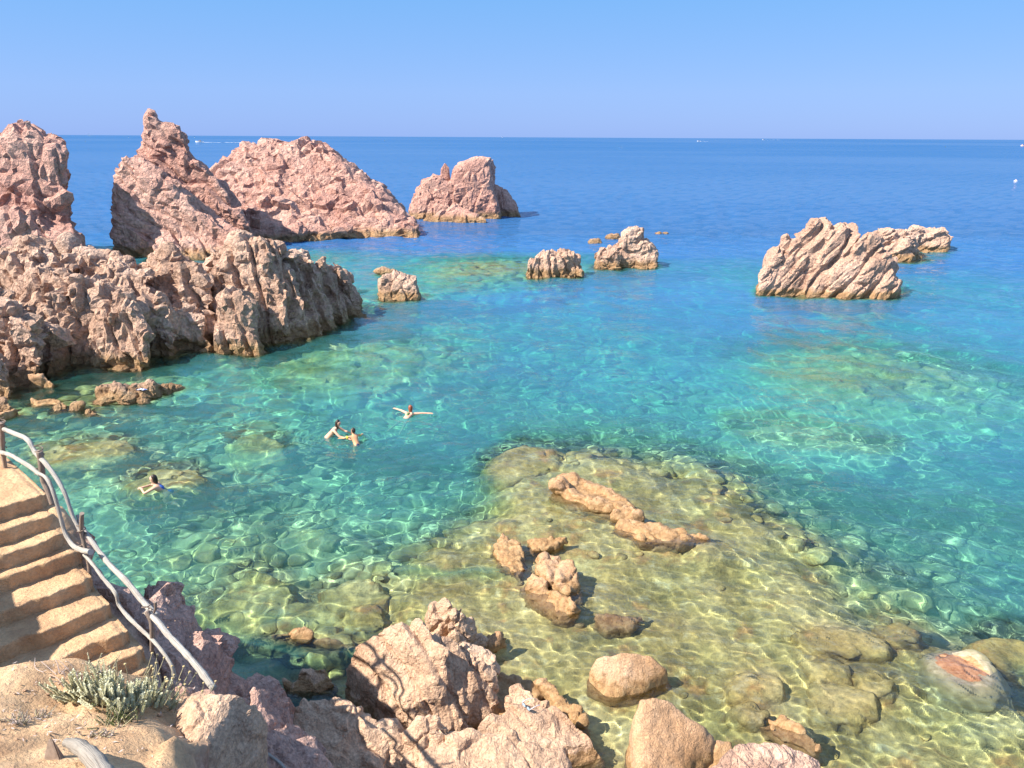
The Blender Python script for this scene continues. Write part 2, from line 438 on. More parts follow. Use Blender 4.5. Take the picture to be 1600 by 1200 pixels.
def wood_mat(name, c1, c2, axis=(8, 8, 60)):
    b = NB(name); mp = b.N.new('ShaderNodeMapping'); tc = b.N.new('ShaderNodeTexCoord'); b.L.new(tc.outputs['UV'], mp.inputs[0]); mp.inputs['Scale'].default_value = (14, 1.2, 1)
    n = b.noise(2.2, 6, .65, vec=mp.outputs[0], dist=.6); col = b.ramp(n, [(.3, c2), (.5, c1), (.7, tuple(min(.8, x * 1.15) for x in c1))])
    k = b.noise(5, 3); col = b.mix(b.mrange(k, .55, .75, 0, .45), col, c2)
    b.set(Base_Color=col, Roughness=.75, Specular_IOR_Level=.25); nn = b.bump(n, 1., .015); b.L.new(b.bump(k, .6, .012, nn), b.b.inputs['Normal']); return b.m
M['rail'] = wood_mat('weathered_branch', (.44, .405, .35), (.22, .18, .14))
M['log'] = wood_mat('grey_log', (.29, .26, .22), (.13, .105, .085))
M['post'] = wood_mat('weathered_post', (.30, .23, .18), (.15, .105, .08))

# ------------------------------------------------------------------ seabed
SHELF = [(560,1010),(600,960),(620,900),(665,855),(720,825),(775,800),(790,755),(850,738),(930,728),(1010,742),(1100,762),(1160,800),(1220,850),(1285,905),(1345,965),(1430,1018),(1530,1075),(1900,1170),(1900,1600),(500,1600)]
shelf = np.array([Pz(a, b, -.4)[:2] for a, b in SHELF])
DEP = [(400,950,1.2),(300,800,1.6),(500,750,2.2),(700,700,2.8),(600,600,3.6),(1000,650,3.7),(1300,750,2.7),(1500,900,2.0),(1650,1000,2.4),
       (1200,600,5.2),(800,550,5.5),(1500,600,5.2),(1000,480,8.5),(1300,520,6.5),(650,520,5.0),(500,570,3.2),(200,595,1.3),(120,640,1.0),(100,700,1.6),
       (450,520,1.3),(340,555,1.0),(250,580,1.2),(700,400,7),(450,392,3),(560,395,4),(740,370,5),(1450,425,4),(870,450,2.6),(760,470,5),(980,435,5),(1290,480,2.6),(1290,500,4),
       (1100,400,14),(1300,300,25),(500,240,25),(900,300,22),(1600,400,13),(1600,500,8),(640,490,2.4),(120,330,12),(200,390,5),(380,430,2.5),(430,890,1.35),(350,900,1.25),(200,760,1.5),(620,800,2.0),(450,1010,1.3),
       (900,650,3.5),(1100,560,6),(1400,700,3.1),(1100,720,2.9),(700,770,2.6),(0,700,1.4),(-200,600,1.5),(1900,800,2.8),(1900,500,9),(2200,1000,3),(2000,300,25),(0,240,25),(700,620,3.6),(400,650,2.6),(300,680,2.2),(1350,585,3.8),(1400,620,3.6)]
dp = np.array([[*Pz(a, b, -.7 * d)[:2], d] for a, b, d in DEP])
def basedepth(X, Y):
    w = 0; s = 0
    for x, y, d in dp:
        sc = (.09 * max(6, y)) ** 2
        q = ((X - x) ** 2 + (Y - y) ** 2) / sc; k = 1 / (q + .06) ** 1.7; s = s + k * d; w = w + k
    return s / w
def seabed_z(X, Y, fine=True):
    d = basedepth(X, Y)
    P = np.stack([X, Y, 0 * X], -1).reshape(-1, 3)
    wob = (fbm(P / 1.6, 3) * .6 + fbm(P / .5, 2) * .2).reshape(X.shape)
    sdv = poly_sd(shelf, X, Y) + wob
    sh = .36 + .16 * (fbm(P / 1.3 + 9, 4)).reshape(X.shape) + np.clip(X - 2.5, 0, 9) * .035
    rt = 2.6 + 3.2 * np.clip((X + .22 * Y - 3.0) / 3.0, 0, 1); t = np.clip((sdv + 1.0) / rt, 0, 1); t = t * t * (3 - 2 * t)
    z = -(sh * (1 - t) + d * t)
    if fine:
        near = np.clip(1.4 - Y / 50, .2, 1)
        F1, F2, ID, D = worley(P / np.array([.55, .5, 1]) + .2 * np.stack([perlin(P * 1.3), perlin(P * 1.3 + 9), 0 * P[:, 0]], -1))
        z = z + ((.18 * (1 - t) + .17 * t) * near * (np.clip(F2 - F1, 0, .5) - .2 + .3 * (RV[ID & 4095, 0] - .5)).reshape(X.shape))
        z = z + (fbm(P / .35 + 3, 2) * .025).reshape(X.shape) * near
        z = z + (fbm(P / 5.0 + 5, 3) * .45).reshape(X.shape) * np.clip(t * d / 4, 0, 1)
    return np.minimum(z, -.10)
ts = np.linspace(-1.3, 1.05, 430); ys = 5.0 * (1.0087 ** np.arange(375))
GX, GY = np.meshgrid(ts, ys); GX = GX * (GY + 3)
GZ = seabed_z(GX, GY); V = np.stack([GX, GY, GZ], -1).reshape(-1, 3); raster(V)
# fill raster from the grid by direct evaluation at coarse cells
def bed_mat():
    b = NB('seabed_stones')
    n = b.noise(.55, 5, .6, dist=.6); m = b.noise(2.6, 5, .65); f = b.noise(11, 5, .7)
    col = b.ramp(n, [(.30, (.21, .155, .06)), (.48, (.42, .31, .12)), (.66, (.60, .46, .22))])
    col = b.mix(b.mrange(m, .52, .68, 0, .6), col, (.22, .20, .10))
    col = b.mix(b.mrange(m, .44, .30, 0, .55), col, (.62, .55, .36))
    col = b.mix(b.mrange(b.noise(1.3, 4, .6), .56, .68, 0, .8), col, (.44, .23, .09)); col = b.mix(b.mrange(b.noise(.8, 5, .7, dist=1.2), .56, .66, 0, .7), col, (.20, .17, .09))
    col = b.mix(b.mrange(f, .3, .7), b.mix(1., col, (.65, .66, .7), 'MULTIPLY'), b.mix(1., col, (1.25, 1.25, 1.2), 'MULTIPLY'))
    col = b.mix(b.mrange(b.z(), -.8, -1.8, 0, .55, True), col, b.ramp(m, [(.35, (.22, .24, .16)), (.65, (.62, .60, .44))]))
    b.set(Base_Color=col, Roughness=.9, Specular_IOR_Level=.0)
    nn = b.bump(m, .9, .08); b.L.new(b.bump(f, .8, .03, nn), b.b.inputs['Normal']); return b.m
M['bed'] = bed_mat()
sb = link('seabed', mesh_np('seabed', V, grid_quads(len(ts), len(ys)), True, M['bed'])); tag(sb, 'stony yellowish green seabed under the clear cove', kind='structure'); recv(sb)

# ------------------------------------------------------------------ rocks
LF = [('cell', (2.6, 2.0, 3.4), 20, 20, .30, .35, .30, .22, .8), ('cell', (1.0, .8, 1.2), 60, 35, .16, .16, .14, .08, .4), ('fbm', .9, .10), ('cell', (.40, .34, .42), 10, 50, .05, .06, .05, .03, .15)]
def wp(base, off): return float(Pz(*base)[1]) + off

rock('sea_stack', 'tall blunt pink sea stack at the left edge, dark on its right side', [
    wall([(-80,215),(-10,222),(6,203),(20,196),(48,193),(62,205),(86,214),(98,222),(102,240),(105,300),(109,345),(112,420),(-80,420)], 60, 2.4, .10, .2, 1.2),
    wall([(-80,315),(10,320),(60,330),(75,348),(112,350),(128,372),(133,420),(-80,420)], 57, 1.6, .35, .3, .9)],
    .15, [('joint', 10, 20, 1.7, .35, .3, .5, .9), ('joint', -60, 60, 1.1, .15, .12, .2, .5), ('cell', (3.0, 2.4, 2.2), 20, 15, .2, .3, .3, .2, .9), ('cell', (1.1, .9, .8), 50, 10, .14, .16, .16, .08, .4), ('cell', (.5, .4, .4), 10, 10, .05, .06, .05, .02, .1)], M['far'], 'sea stack', seed=3.1, k=.2)
rock('sea_stack', 'pointed sea stack with a leaning horn summit and a long slope on its right', [
    wall([(179,420),(178,300),(180,262),(196,247),(222,252),(252,268),(290,300),(335,335),(375,368),(408,400),(412,420)], 63, 1.6, .25, .3, .8),
    wall([(222,420),(221,290),(224,262),(222,222),(226,180),(232,169),(241,172),(247,188),(262,194),(284,206),(292,218),(300,240),(318,256),(338,276),(356,300),(385,345),(410,385),(414,420)], 66, 1.3, .12, .4, .6),
    wall([(225,262),(223,185),(232,169),(242,172),(248,190),(256,215),(262,262)], 66, .5, .02, .1, .5),
    hull([(330,330,2.5),(400,395,.2),(360,400,.2),(250,300,4.5),(240,398,.5),(300,398,.3),(300,310,4.0)], .5, drop=-3)],
    .13, [('joint', 0, 56, 1.25, .35, .45, .5, .7), ('joint', 20, -25, 1.6, .15, .1, .25, .6), ('cell', (4.5, 1.2, 1.0), 5, -32, .18, .2, .18, .12, .8), ('cell', (1.4, .55, .5), 5, -30, .12, .12, .1, .06, .3), ('cell', (.5, .4, .35), 10, 10, .04, .05, .04, .02, .1)], M['far'], 'sea stack', seed=7.7, k=.15, calm=[(Py(234, 185, 66), 1.6, .35)])
rock('rock_island', 'broad domed pink island of crumbly rock sloping into the water on its right', [
    wall([(300,330),(335,268),(352,250),(372,240),(380,222),(400,219),(428,214),(452,226),(470,221),(498,222),(520,234),(545,250),(568,272),(592,295),(612,318),(632,338),(644,360),(300,380)], 83, 2.0, 1.0, .6, 1.2),
    wall([(430,390),(470,330),(520,305),(560,312),(600,330),(641,352),(641,362),(600,376),(430,390)], 78, 1.2, 1.2, .6, .9),
    hull([(395,370,.6),(330,330,2),(480,365,.6),(540,370,.2),(420,300,4),(330,370,.3)], .6, drop=-3),
    ell(546, 368, .2, (.7, .7, .8)), ell(499, 371, .5, (.7, .6, 1.1))],
    .165, [('joint', 15, 52, 1.3, .25, .25, .3, .9), ('cell', (3.4, 1.6, 1.8), 20, -38, .28, .2, .34, .28, 1.0), ('cell', (1.5, .7, .8), 30, -34, .18, .15, .22, .14, .5), ('cell', (.6, .35, .4), 60, 40, .07, .06, .08, .05, .2)], M['far'], 'rock island', seed=1.3, base=(1.8, .35))
rock('rock_island', 'twin peaked rock island with a blocky pillar and a thin upright finger', [
    wall([(633,352),(640,322),(652,300),(658,284),(676,272),(692,276),(703,285),(708,352)], 92, 1.4, .35, .3, .7),
    wall([(687,300),(689,264),(695,254),(702,262),(704,300)], 92, .4, .03, .05, .12),
    wall([(700,352),(703,285),(708,264),(728,249),(745,243),(766,247),(769,290),(778,315),(788,352)], 92.5, 1.8, .18, .2, .7),
    wall([(762,352),(764,250),(771,249),(773,290),(795,303),(806,320),(822,332),(822,352)], 95, 1.2, .25, .2, .5),
    hull([(690,338,.4),(715,318,1.8),(740,340,.3),(660,342,.3),(700,346,.1),(760,344,.3)], .4, drop=-3)],
    .13, [('cell', (2.2, 1.3, 1.8), 70, 50, .22, .28, .24, .14, .7), ('cell', (.9, .6, .6), 20, 10, .11, .12, .1, .06, .3), ('cell', (.4, .35, .35), 20, 10, .05, .05, .05, .02, .1)], M['far'], 'rock island', seed=9.2, k=.12, base=(.8, .10), calm=[(Py(695, 265, 92), 1.6, .15), (Py(745, 262, 92), 3.0, .6)])
FIN = [('joint', -15, 15, .6, .16, .12, .2, .3), ('cell', (.9, .75, 3.2), 20, 0, .16, .24, .18, .13, .5), ('cell', (.42, .36, .8), 50, 25, .09, .11, .09, .05, .25), ('cell', (.20, .18, .24), 20, 10, .035, .04, .03, .015, .08)]
rock('sea_rock', 'small lumpy rock islet standing alone right of the long ridge', [
    wall([(592,485),(593,440),(598,430),(628,427),(650,434),(664,448),(672,462),(672,485)], 44.5, .7, .25, .3, .35)],
    .055, [('cell', (.7, .6, 1.2), 60, 70, .12, .18, .12, .08, .3), ('cell', (.3, .26, .4), 20, 10, .05, .06, .04, .02, .1)], M['mid'], seed=4.4, base=(.7, .12))
rock('sea_rock', 'small flat slab of rock just behind the lumpy islet', [ell(602, 424, .25, (.75, .45, .28))], .05, [('cell', (.4, .4, .4), 0, 0, .05, .06, .04, .02, .1)], M['mid'], seed=2.2, base=(.6, .07))
rock('sea_rock', 'left rock of the low reef in mid cove, with a pale rounded top left corner', [
    wall([(823,450),(826,410),(838,398),(858,395),(866,400),(868,450)], 52.3, .6, .25, .3, .3),
    wall([(862,450),(864,396),(880,387),(896,391),(906,402),(922,414),(930,426),(930,450)], 52.6, .6, .25, .3, .3)],
    .06, FIN, M['mid'], seed=5.5, base=(.7, .14))
rock('sea_rock', 'rock of the mid cove reef topped by an upright rounded boulder', [
    wall([(916,440),(918,404),(936,388),(955,388),(964,384),(970,395),(975,440)], 56, .7, .3, .3, .3),
    wall([(962,440),(965,380),(972,364),(984,355),(997,353),(1004,360),(1005,376),(1004,440)], 56.5, .7, .1, .2, .45),
    wall([(998,440),(1000,375),(1012,374),(1022,384),(1028,392),(1026,408),(1010,440)], 56.3, .6, .3, .2, .25)],
    .06, [('cell', (1.0, .8, 1.0), 20, 10, .14, .2, .15, .08, .4), ('cell', (.42, .36, .5), 50, 25, .07, .08, .06, .04, .2), ('cell', (.20, .18, .24), 20, 10, .03, .03, .03, .015, .08)], M['mid'], seed=6.5, base=(.7, .12))
for i, (x, y, s, lb) in enumerate([(930, 379, .5, 'low orange brown rock behind the left end of the mid cove reef'), (958, 372, .6, 'flat orange rock peeping out behind the upright boulder'), (1029, 365, .28, 'tiny dark rock tip right of the upright boulder, the left one of two'), (1040, 365, .24, 'tiny dark rock tip right of the upright boulder, the right one of two')]):
    rock('sea_rock', lb, [ell(x, y, .05, (s * 1.25, s * .8, s * .75))], .06, [('cell', (.35, .3, .3), 0, 0, .06, .07, .05, .03, .1)], M['mid'], seed=i + 11., base=(.5, .07))
# big right rock: slanting slabs
rock('sea_rock', 'large tan rock on the right with slanting slabs split by dark diagonal clefts', [
    wall([(1176,480),(1178,448),(1192,420),(1206,392),(1216,384),(1222,402),(1240,420),(1250,480)], 46.6, .8, .15, .3, .4),
    wall([(1208,410),(1216,388),(1222,372),(1230,366),(1237,374),(1245,410)], 47, .6, .1, .2, .25),
    wall([(1196,480),(1214,420),(1236,374),(1252,360),(1266,342),(1280,336),(1298,344),(1303,368),(1280,420),(1250,480)], 47.4, 1.1, .2, .35, .45),
    wall([(1238,480),(1262,430),(1284,390),(1300,356),(1318,347),(1332,351),(1340,366),(1322,400),(1290,440),(1270,480)], 47.0, 1.0, .25, .3, .4),
    wall([(1262,480),(1300,420),(1345,372),(1356,364),(1374,370),(1380,386),(1350,420),(1300,480)], 46.6, .9, .25, .35, .35),
    wall([(1290,480),(1330,432),(1366,398),(1384,392),(1400,402),(1402,424),(1370,450),(1340,480)], 46.1, .8, .25, .3, .35),
    wall([(1320,480),(1350,452),(1392,424),(1406,436),(1414,452),(1412,480)], 45.9, .7, .25, .3, .3)],
    .07, [('joint', 180, 38, 1.7, .55, .25, .26, .8), ('joint', 185, 48, .7, .12, .07, .08, .35), ('cell', (3.2, 1.3, .8), 0, 50, .14, .05, .10, .10, .6), ('cell', (2.2, .55, .36), 0, 46, .10, .05, .07, .05, .25), ('fbm', .5, .035)], M['pale'], seed=12.4, k=.12, base=(1.1, .13))
rock('sea_rock', 'low jagged brown reef behind the large slanting rock', [
    wall([(1360,425),(1368,362),(1390,357),(1412,362),(1430,368),(1450,420)], 62, 1.0, .5, .4, .35),
    wall([(1415,395),(1418,358),(1426,353),(1450,359),(1472,358),(1484,368),(1488,380),(1480,390)], 66, 1.0, .4, .4, .3),
    wall([(1370,425),(1375,385),(1420,372),(1455,392),(1476,404),(1474,425)], 60.8, .8, .5, .4, .25)],
    .08, [('cell', (1.8, .8, .45), 0, 25, .22, .1, .2, .16, .4), ('cell', (.8, .35, .25), 0, 20, .09, .05, .08, .05, .2), ('fbm', .4, .03)], M['mid'], seed=13.9, k=.1, base=(.9, .2))

# long ridge on the left, built as the separate masses one can tell apart
BL = [('joint', -10, 12, 1.1, .3, .2, .35, .5), ('joint', 20, 75, .7, .12, .12, .15, .4), ('cell', (2.2, 1.6, 2.0), 10, 5, .22, .2, .35, .3, .9), ('cell', (.95, .8, 1.6), 30, 10, .20, .32, .18, .14, .5), ('cell', (.42, .36, .62), 50, 25, .10, .14, .09, .05, .25), ('cell', (.19, .17, .24), 20, 10, .04, .05, .03, .015, .08)]
RIB = [('joint', -5, 28, .75, .3, .18, .25, .4), ('cell', (2.6, 1.8, 2.4), 200, 12, .2, .2, .3, .3, .9), ('cell', (.62, .55, 3.0), 200, 18, .20, .26, .16, .12, .6), ('cell', (.3, .27, .6), 190, 20, .08, .11, .07, .04, .2), ('cell', (.17, .15, .2), 20, 10, .03, .04, .03, .01, .08)]
rock('ridge_rock', 'high ribbed rock at the right end of the long ridge, with steep parallel fins', [
    wall([(322,600),(330,440),(343,400),(356,374),(372,365),(392,368),(408,378),(420,420),(440,600)], 36.2, .8, .32, .5, .4),
    wall([(330,600),(340,470),(352,450),(372,455),(398,470),(410,520),(420,600)], 33.4, .7, .25, .4, .35),
    wall([(404,600),(406,382),(418,378),(438,384),(452,404),(462,446),(470,600)], 37.0, .7, .30, .5, .25),
    wall([(440,600),(446,404),(456,392),(476,398),(490,412),(494,450),(500,600)], 38.2, .7, .34, .5, .25),
    wall([(486,600),(490,414),(505,414),(521,420),(528,442),(536,600)], 39.8, .6, .34, .5, .22),
    wall([(520,600),(524,438),(538,438),(548,452),(556,466),(562,600)], 41.2, .6, .3, .5, .22),
    wall([(404,372),(418,375),(453,466),(484,560),(488,600),(450,600)], 35.9, .45, .30, .3, .16),
    wall([(424,376),(438,379),(474,468),(506,560),(510,600),(472,600)], 36.2, .45, .30, .3, .16),
    wall([(446,384),(460,387),(492,467),(520,550),(524,600),(486,600)], 36.9, .45, .30, .3, .16),
    wall([(470,392),(484,395),(513,466),(538,540),(542,600),(504,600)], 37.8, .45, .30, .3, .16),
    wall([(494,402),(508,405),(535,466),(559,530),(563,600),(525,600)], 39.0, .45, .30, .3, .16),
    wall([(520,412),(534,415),(558,466),(579,520),(583,600),(545,600)], 40.4, .45, .30, .3, .16),
    wall([(545,600),(550,464),(562,466),(572,476),(579,484),(576,600)], 43.2, .5, .3, .4, .22)],
    .075, [('joint', -15, 26, .95, .42, .26, .22, .3), ('joint', 60, 70, .55, .06, .06, .08, .2), ('cell', (.6, .8, 3.4), -20, 12, .12, .1, .12, .1, .45), ('cell', (.4, .4, .85), 50, 15, .10, .11, .09, .06, .2), ('cell', (.2, .18, .28), 20, 10, .035, .04, .03, .015, .08)], M['mid'], 'ridge rock', seed=21.3, k=.12, base=(.8, .16))
rock('ridge_rock', 'middle rock of the long ridge with stacked rounded ledges, facing the water', [
    wall([(226,610),(228,440),(234,402),(250,388),(272,385),(284,396),(286,420),(290,610)], 35.6, .7, .40, .5, .35),
    wall([(270,610),(276,430),(290,405),(303,408),(318,420),(330,430),(332,610)], 35.0, .6, .40, .5, .3),
    wall([(315,500),(322,420),(334,385),(340,392),(345,420),(350,500)], 36.8, .35, .15, .2, .2),
    wall([(218,610),(222,470),(240,450),(262,470),(275,500),(278,610)], 32.6, .5, .25, .4, .3),
    wall([(262,610),(268,490),(290,478),(318,490),(340,520),(345,610)], 33.2, .5, .25, .4, .3)],
    .07, BL, M['mid'], 'ridge rock', seed=23.9, k=.2, base=(.8, .2))
rock('ridge_rock', 'left part of the long ridge, a bulging ribbed face below rounded boulders', [
    wall([(-60,560),(-20,400),(0,384),(25,382),(60,376),(85,385),(130,390),(165,398),(200,410),(226,420),(232,610),(-60,610)], 34.4, .9, .30, .5, .5),
    wall([(20,610),(12,470),(30,430),(60,412),(110,420),(165,440),(205,455),(222,480),(226,610)], 32.0, .8, .34, .4, .6),
    wall([(130,610),(140,520),(165,480),(200,475),(224,500),(224,610)], 30.8, .5, .22, .4, .4)],
    .07, RIB, M['mid'], 'ridge rock', seed=27.1, k=.3, base=(.9, .22))
for i, (x, y, z, rad, rot, tl, lb) in enumerate([
    (55, 388, 4.1, (.85, .8, .62), 10, -20, 'big rounded boulder on the ridge crest beside the left stack'),
    (106, 384, 4.3, (.5, .45, .6), 0, 10, 'knobbly boulder on the ridge crest left of the channel'),
    (146, 403, 4.0, (.95, .7, .5), 0, -12, 'wide orange tinted boulder on the ridge crest facing the channel'),
    (190, 415, 3.9, (.6, .6, .5), 0, -20, 'pink boulder on the ridge crest right of the orange tinted one'),
    (88, 412, 3.6, (.8, .6, .5), 0, -25, 'sloping pink boulder on the ridge just under the big rounded one'),
    (18, 402, 3.9, (.6, .5, .5), 0, 0, 'small boulder on the ridge crest at the left edge'),
    (262, 402, 4.0, (.55, .55, .6), 0, 0, 'rounded boulder capping the middle rock of the ridge'),
    (371, 378, 4.2, (.6, .5, .55), 0, 0, 'pale block capping the high ribbed rock'),
    (540, 434, 1.3, (.45, .5, .5), 0, 0, 'dark rounded boulder behind the right end of the ridge')]):
    yy = 34.6 if x < 230 else (35.6 if x < 330 else (37 if x < 400 else 46))
    zz = Py(x, y, yy)[2]
    rock('boulder', lb, [ell(x, y, zz, rad, rot, tl)], .06, [('cell', (.8, .7, .7), 20, 10, .10, .14, .12, .05, .3), ('cell', (.3, .26, .3), 20, 10, .04, .05, .04, .02, .1)], M['mid'], 'boulder', seed=31. + i * 1.7, base=(.8, .1))
rock('ridge_rock', 'broken shadowy rocks at the lower left end of the ridge', [
    wall([(-90,700),(-60,450),(-10,462),(20,480),(50,495),(62,520),(60,700)], 29.6, .8, .4, .5, .35),
    wall([(40,680),(44,510),(60,505),(84,525),(104,560),(110,680)], 29.8, .6, .25, .5, .3),
    wall([(-90,700),(-80,540),(-20,545),(10,560),(24,580),(40,700)], 27.2, .6, .3, .5, .3)],
    .06, BL, M['mid'], 'ridge rock', seed=41.3, k=.15, base=(.8, .2))
def blk(name, label, prims, mat='near', vox=.035, seed=0., layers=None, cat='rock', base=(.5, .08), k=.12, group=None):
    return rock(name, label, prims, vox, layers or [('cell', (.5, .42, .6), 30, 20, .06, .08, .06, .04, .2), ('cell', (.2, .18, .22), 50, 25, .02, .03, .02, .01, .1)], M[mat], cat, seed, k, base, group)
blk('boulder', 'ochre boulder wedged at the foot of the shadowy rocks', [hull([(44,588,.45),(62,578,.55),(78,592,.35),(70,602,.1),(45,600,.1)], .15, drop=-1.2)], 'orange', .05, 51.)
blk('reef_rock', 'low knobbly reef rock left of the cloth in the shallows', [
    ell(165, 617, .12, (.32, .3, .42), 0), ell(178, 610, .25, (.3, .3, .35)), ell(190, 616, .2, (.45, .35, .42)), ell(200, 624, .1, (.4, .3, .3)), ell(170, 627, 0, (.5, .3, .22))], 'mid', .035, 52., k=.06)
blk('reef_rock', 'low reef rock with a cloth lying on its top', [ell(218, 617, .12, (.46, .42, .42)), ell(222, 626, .05, (.3, .25, .25)), ell(237, 613, .15, (.3, .5, .42), 20)], 'mid', .035, 53., k=.06)
blk('reef_rock', 'small reef rock at the right end of the row in the left shallows', [ell(254, 612, .05, (.3, .3, .26)), ell(268, 608, .05, (.4, .3, .22))], 'mid', .035, 54.)
blk('reef_rock', 'low brown reef rock in the shallows nearest the ridge foot slabs', [hull([(110,628,.3),(118,622,.35),(130,632,.25),(125,640,.05),(110,640,.05)], .1, drop=-.8)], 'mid', .035, 55.)
blk('reef_rock', 'low brown reef rock in the shallows just right of the nearest brown one', [hull([(132,640,.15),(142,636,.2),(152,646,.05),(140,652,.02)], .08, drop=-.8)], 'mid', .035, 56.)
blk('rock_slab', 'flat orange brown slab lying in the shallows below the ridge', [hull([(52,624,.12),(95,622,.12),(98,629,.06),(55,633,.05)], .08, drop=-.7)], 'orange', .035, 57.)
blk('rock_slab', 'thin brown slab sticking out of the shallows by the ridge foot', [hull([(80,636,.12),(98,630,.15),(104,638,.05),(84,642,.05)], .08, drop=-.7)], 'mid', .035, 58.)
blk('rock_slab', 'long ochre slab at the left edge of the shallows above the hand rail', [hull([(-40,652,.2),(0,646,.25),(28,640,.2),(30,646,.05),(-40,662,.1)], .1, drop=-.7)], 'orange', .035, 59.)
blk('boulder', 'dark rock at the left edge beside the long ochre slab', [hull([(-40,620,.5),(0,622,.5),(24,634,.3),(16,642,.05),(-40,650,.1)], .15, drop=-.7)], 'mid', .04, 60.)

# mid shelf rocks
KL = [('cell', (.7, .4, .4), 150, 10, .05, .04, .06, .04, .2), ('cell', (.24, .2, .2), 50, 25, .02, .03, .02, .01, .1)]
blk('shelf_rock', 'long low rock breaking the surface along the edge of the shelf, left end', [
    plan([(862,760),(876,748),(905,752),(940,765),(972,778),(992,795),(985,806),(955,800),(925,795),(890,785),(868,775)], .2, .12, dip=-.8, tilt=(0, .10)),
    ell(874, 762, .2, (.28, .26, .26))], 'orange', .035, 61., KL)
blk('shelf_rock', 'middle hump of the long low rock line on the shelf', [hull([(950,806,.1),(960,792,.26),(985,790,.25),(1002,800,.16),(985,812,.05)], .1, drop=-.7)], 'orange', .03, 62., KL)
blk('shelf_rock', 'smooth tapering rock at the right end of the low rock line', [
    hull([(958,822,.06),(968,808,.22),(1000,812,.25),(1040,816,.22),(1085,828,.15),(1106,842,.0),(1060,850,.0),(1000,842,.05)], .1, drop=-.7)], 'orange', .03, 63., KL)
blk('shelf_rock', 'cracked tan rock in the middle of the shelf, the upper of a pair', [
    hull([(836,872,.22),(848,864,.34),(878,864,.34),(903,895,.28),(905,922,.14),(885,930,.1),(860,905,.3),(838,890,.1)], .12, drop=-.7)], 'orange', .03, 64., [('cell', (.42, .36, .4), 30, 10, .07, .1, .06, .04, .15), ('cell', (.16, .14, .16), 50, 25, .02, .025, .02, .01, .08)])
blk('shelf_rock', 'rounded tan rock in the middle of the shelf, the lower of a pair', [
    hull([(820,907,.15),(834,896,.24),(868,922,.3),(903,945,.2),(908,958,.05),(875,962,.05),(835,940,.05)], .14, drop=-.7)], 'orange', .03, 65., [('cell', (.5, .4, .4), 30, 10, .05, .08, .05, .03, .15), ('cell', (.16, .14, .16), 50, 25, .02, .02, .02, .01, .08)])
blk('shelf_rock', 'rust brown weedy rock awash left of the cracked pair', [
    hull([(772,850,.1),(790,838,.18),(812,845,.12),(820,880,.05),(815,900,0),(785,882,0)], .1, drop=-.6), ], 'orange', .03, 66., [('cell', (.22, .18, .3), 30, 10, .05, .06, .05, .03, .15)])
blk('shelf_rock', 'small rust brown weedy rock awash above the cracked pair', [hull([(830,842,.1),(860,836,.16),(882,845,.08),(860,856,0),(835,858,0)], .08, drop=-.6)], 'orange', .03, 66.5, [('cell', (.22, .18, .3), 30, 10, .05, .06, .05, .03, .15)])
blk('shelf_rock', 'rusty orange rock just under the surface below the cracked pair', [hull([(930,968,-.03),(965,960,.0),(1000,968,-.03),(985,985,-.1),(940,985,-.1)], .1, drop=-.6)], 'orange', .035, 67., KL)

# foreground shore rocks
NL = [('joint', 25, 30, .55, .12, .07, .09, .15), ('cell', (1.7, .6, .7), 112, 38, .05, .03, .03, .03, .25), ('cell', (.5, .2, .26), 110, 30, .03, .03, .03, .02, .12), ('fbm', .08, .008)]
blk('shore_rock', 'broad creased slab of rock in the middle of the shore, rising from the water', [
    hull([(548,1000,1.15),(572,985,1.35),(650,960,1.55),(668,975,1.6),(700,1008,1.45),(640,1122,.45),(560,1095,.2),(535,1075,.1),(545,1040,.5),(700,1128,.3)], .12, drop=-.9),
    hull([(655,985,1.5),(690,990,1.35),(735,1020,1.0),(742,1060,.7),(735,1130,.25),(690,1136,.3),(660,1100,.6)], .12, drop=-.9),
    hull([(728,1055,.8),(745,1030,1.0),(778,1038,.85),(782,1062,.6),(765,1130,.05),(730,1138,.1)], .12, drop=-.9)],
    'near', .027, 71., NL, base=(.5, .07), k=.05)
blk('shore_rock', 'rounded rock behind the creased slab, the farther of two', [hull([(668,942,1.0),(690,938,1.05),(712,950,1.0),(715,975,.7),(690,990,.6),(665,970,.7)], .2, drop=-.7)], 'near', .027, 72.)
blk('shore_rock', 'rounded rock behind the creased slab, the nearer of two', [hull([(692,965,1.0),(722,950,1.0),(750,958,.85),(758,980,.55),(735,1002,.5),(700,1000,.6)], .2, drop=-.7)], 'near', .027, 73.)
blk('shore_rock', 'small wet brown rock right of the creased slab top', [hull([(725,1000,.35),(748,986,.5),(775,988,.4),(785,1002,.15),(765,1018,.05),(728,1020,.1)], .1, drop=-.7)], 'orange', .027, 74.)
blk('shore_rock', 'small crumbly knob below the wet brown rock', [ell(745, 1032, .75, (.2, .2, .24)), ell(765, 1040, .7, (.17, .2, .2)), ell(728, 1022, .85, (.15, .15, .2))], 'near', .025, 75., [('cell', (.2, .18, .2), 30, 20, .03, .04, .03, .02, .1)], base=(.3, .04))
blk('shore_rock', 'smooth pink rock with a pair of sunglasses resting on it', [
    hull([(765,1115,.55),(800,1096,.62),(850,1098,.55),(900,1120,.42),(940,1155,.25),(942,1178,.05),(905,1190,-.1),(840,1180,.2),(770,1145,.4),(720,1160,.4)], .18, drop=-.9)], 'near', .027, 76., [('cell', (1.0, .5, .5), 150, 5, .06, .05, .05, .04, .25), ('fbm', .1, .008)])
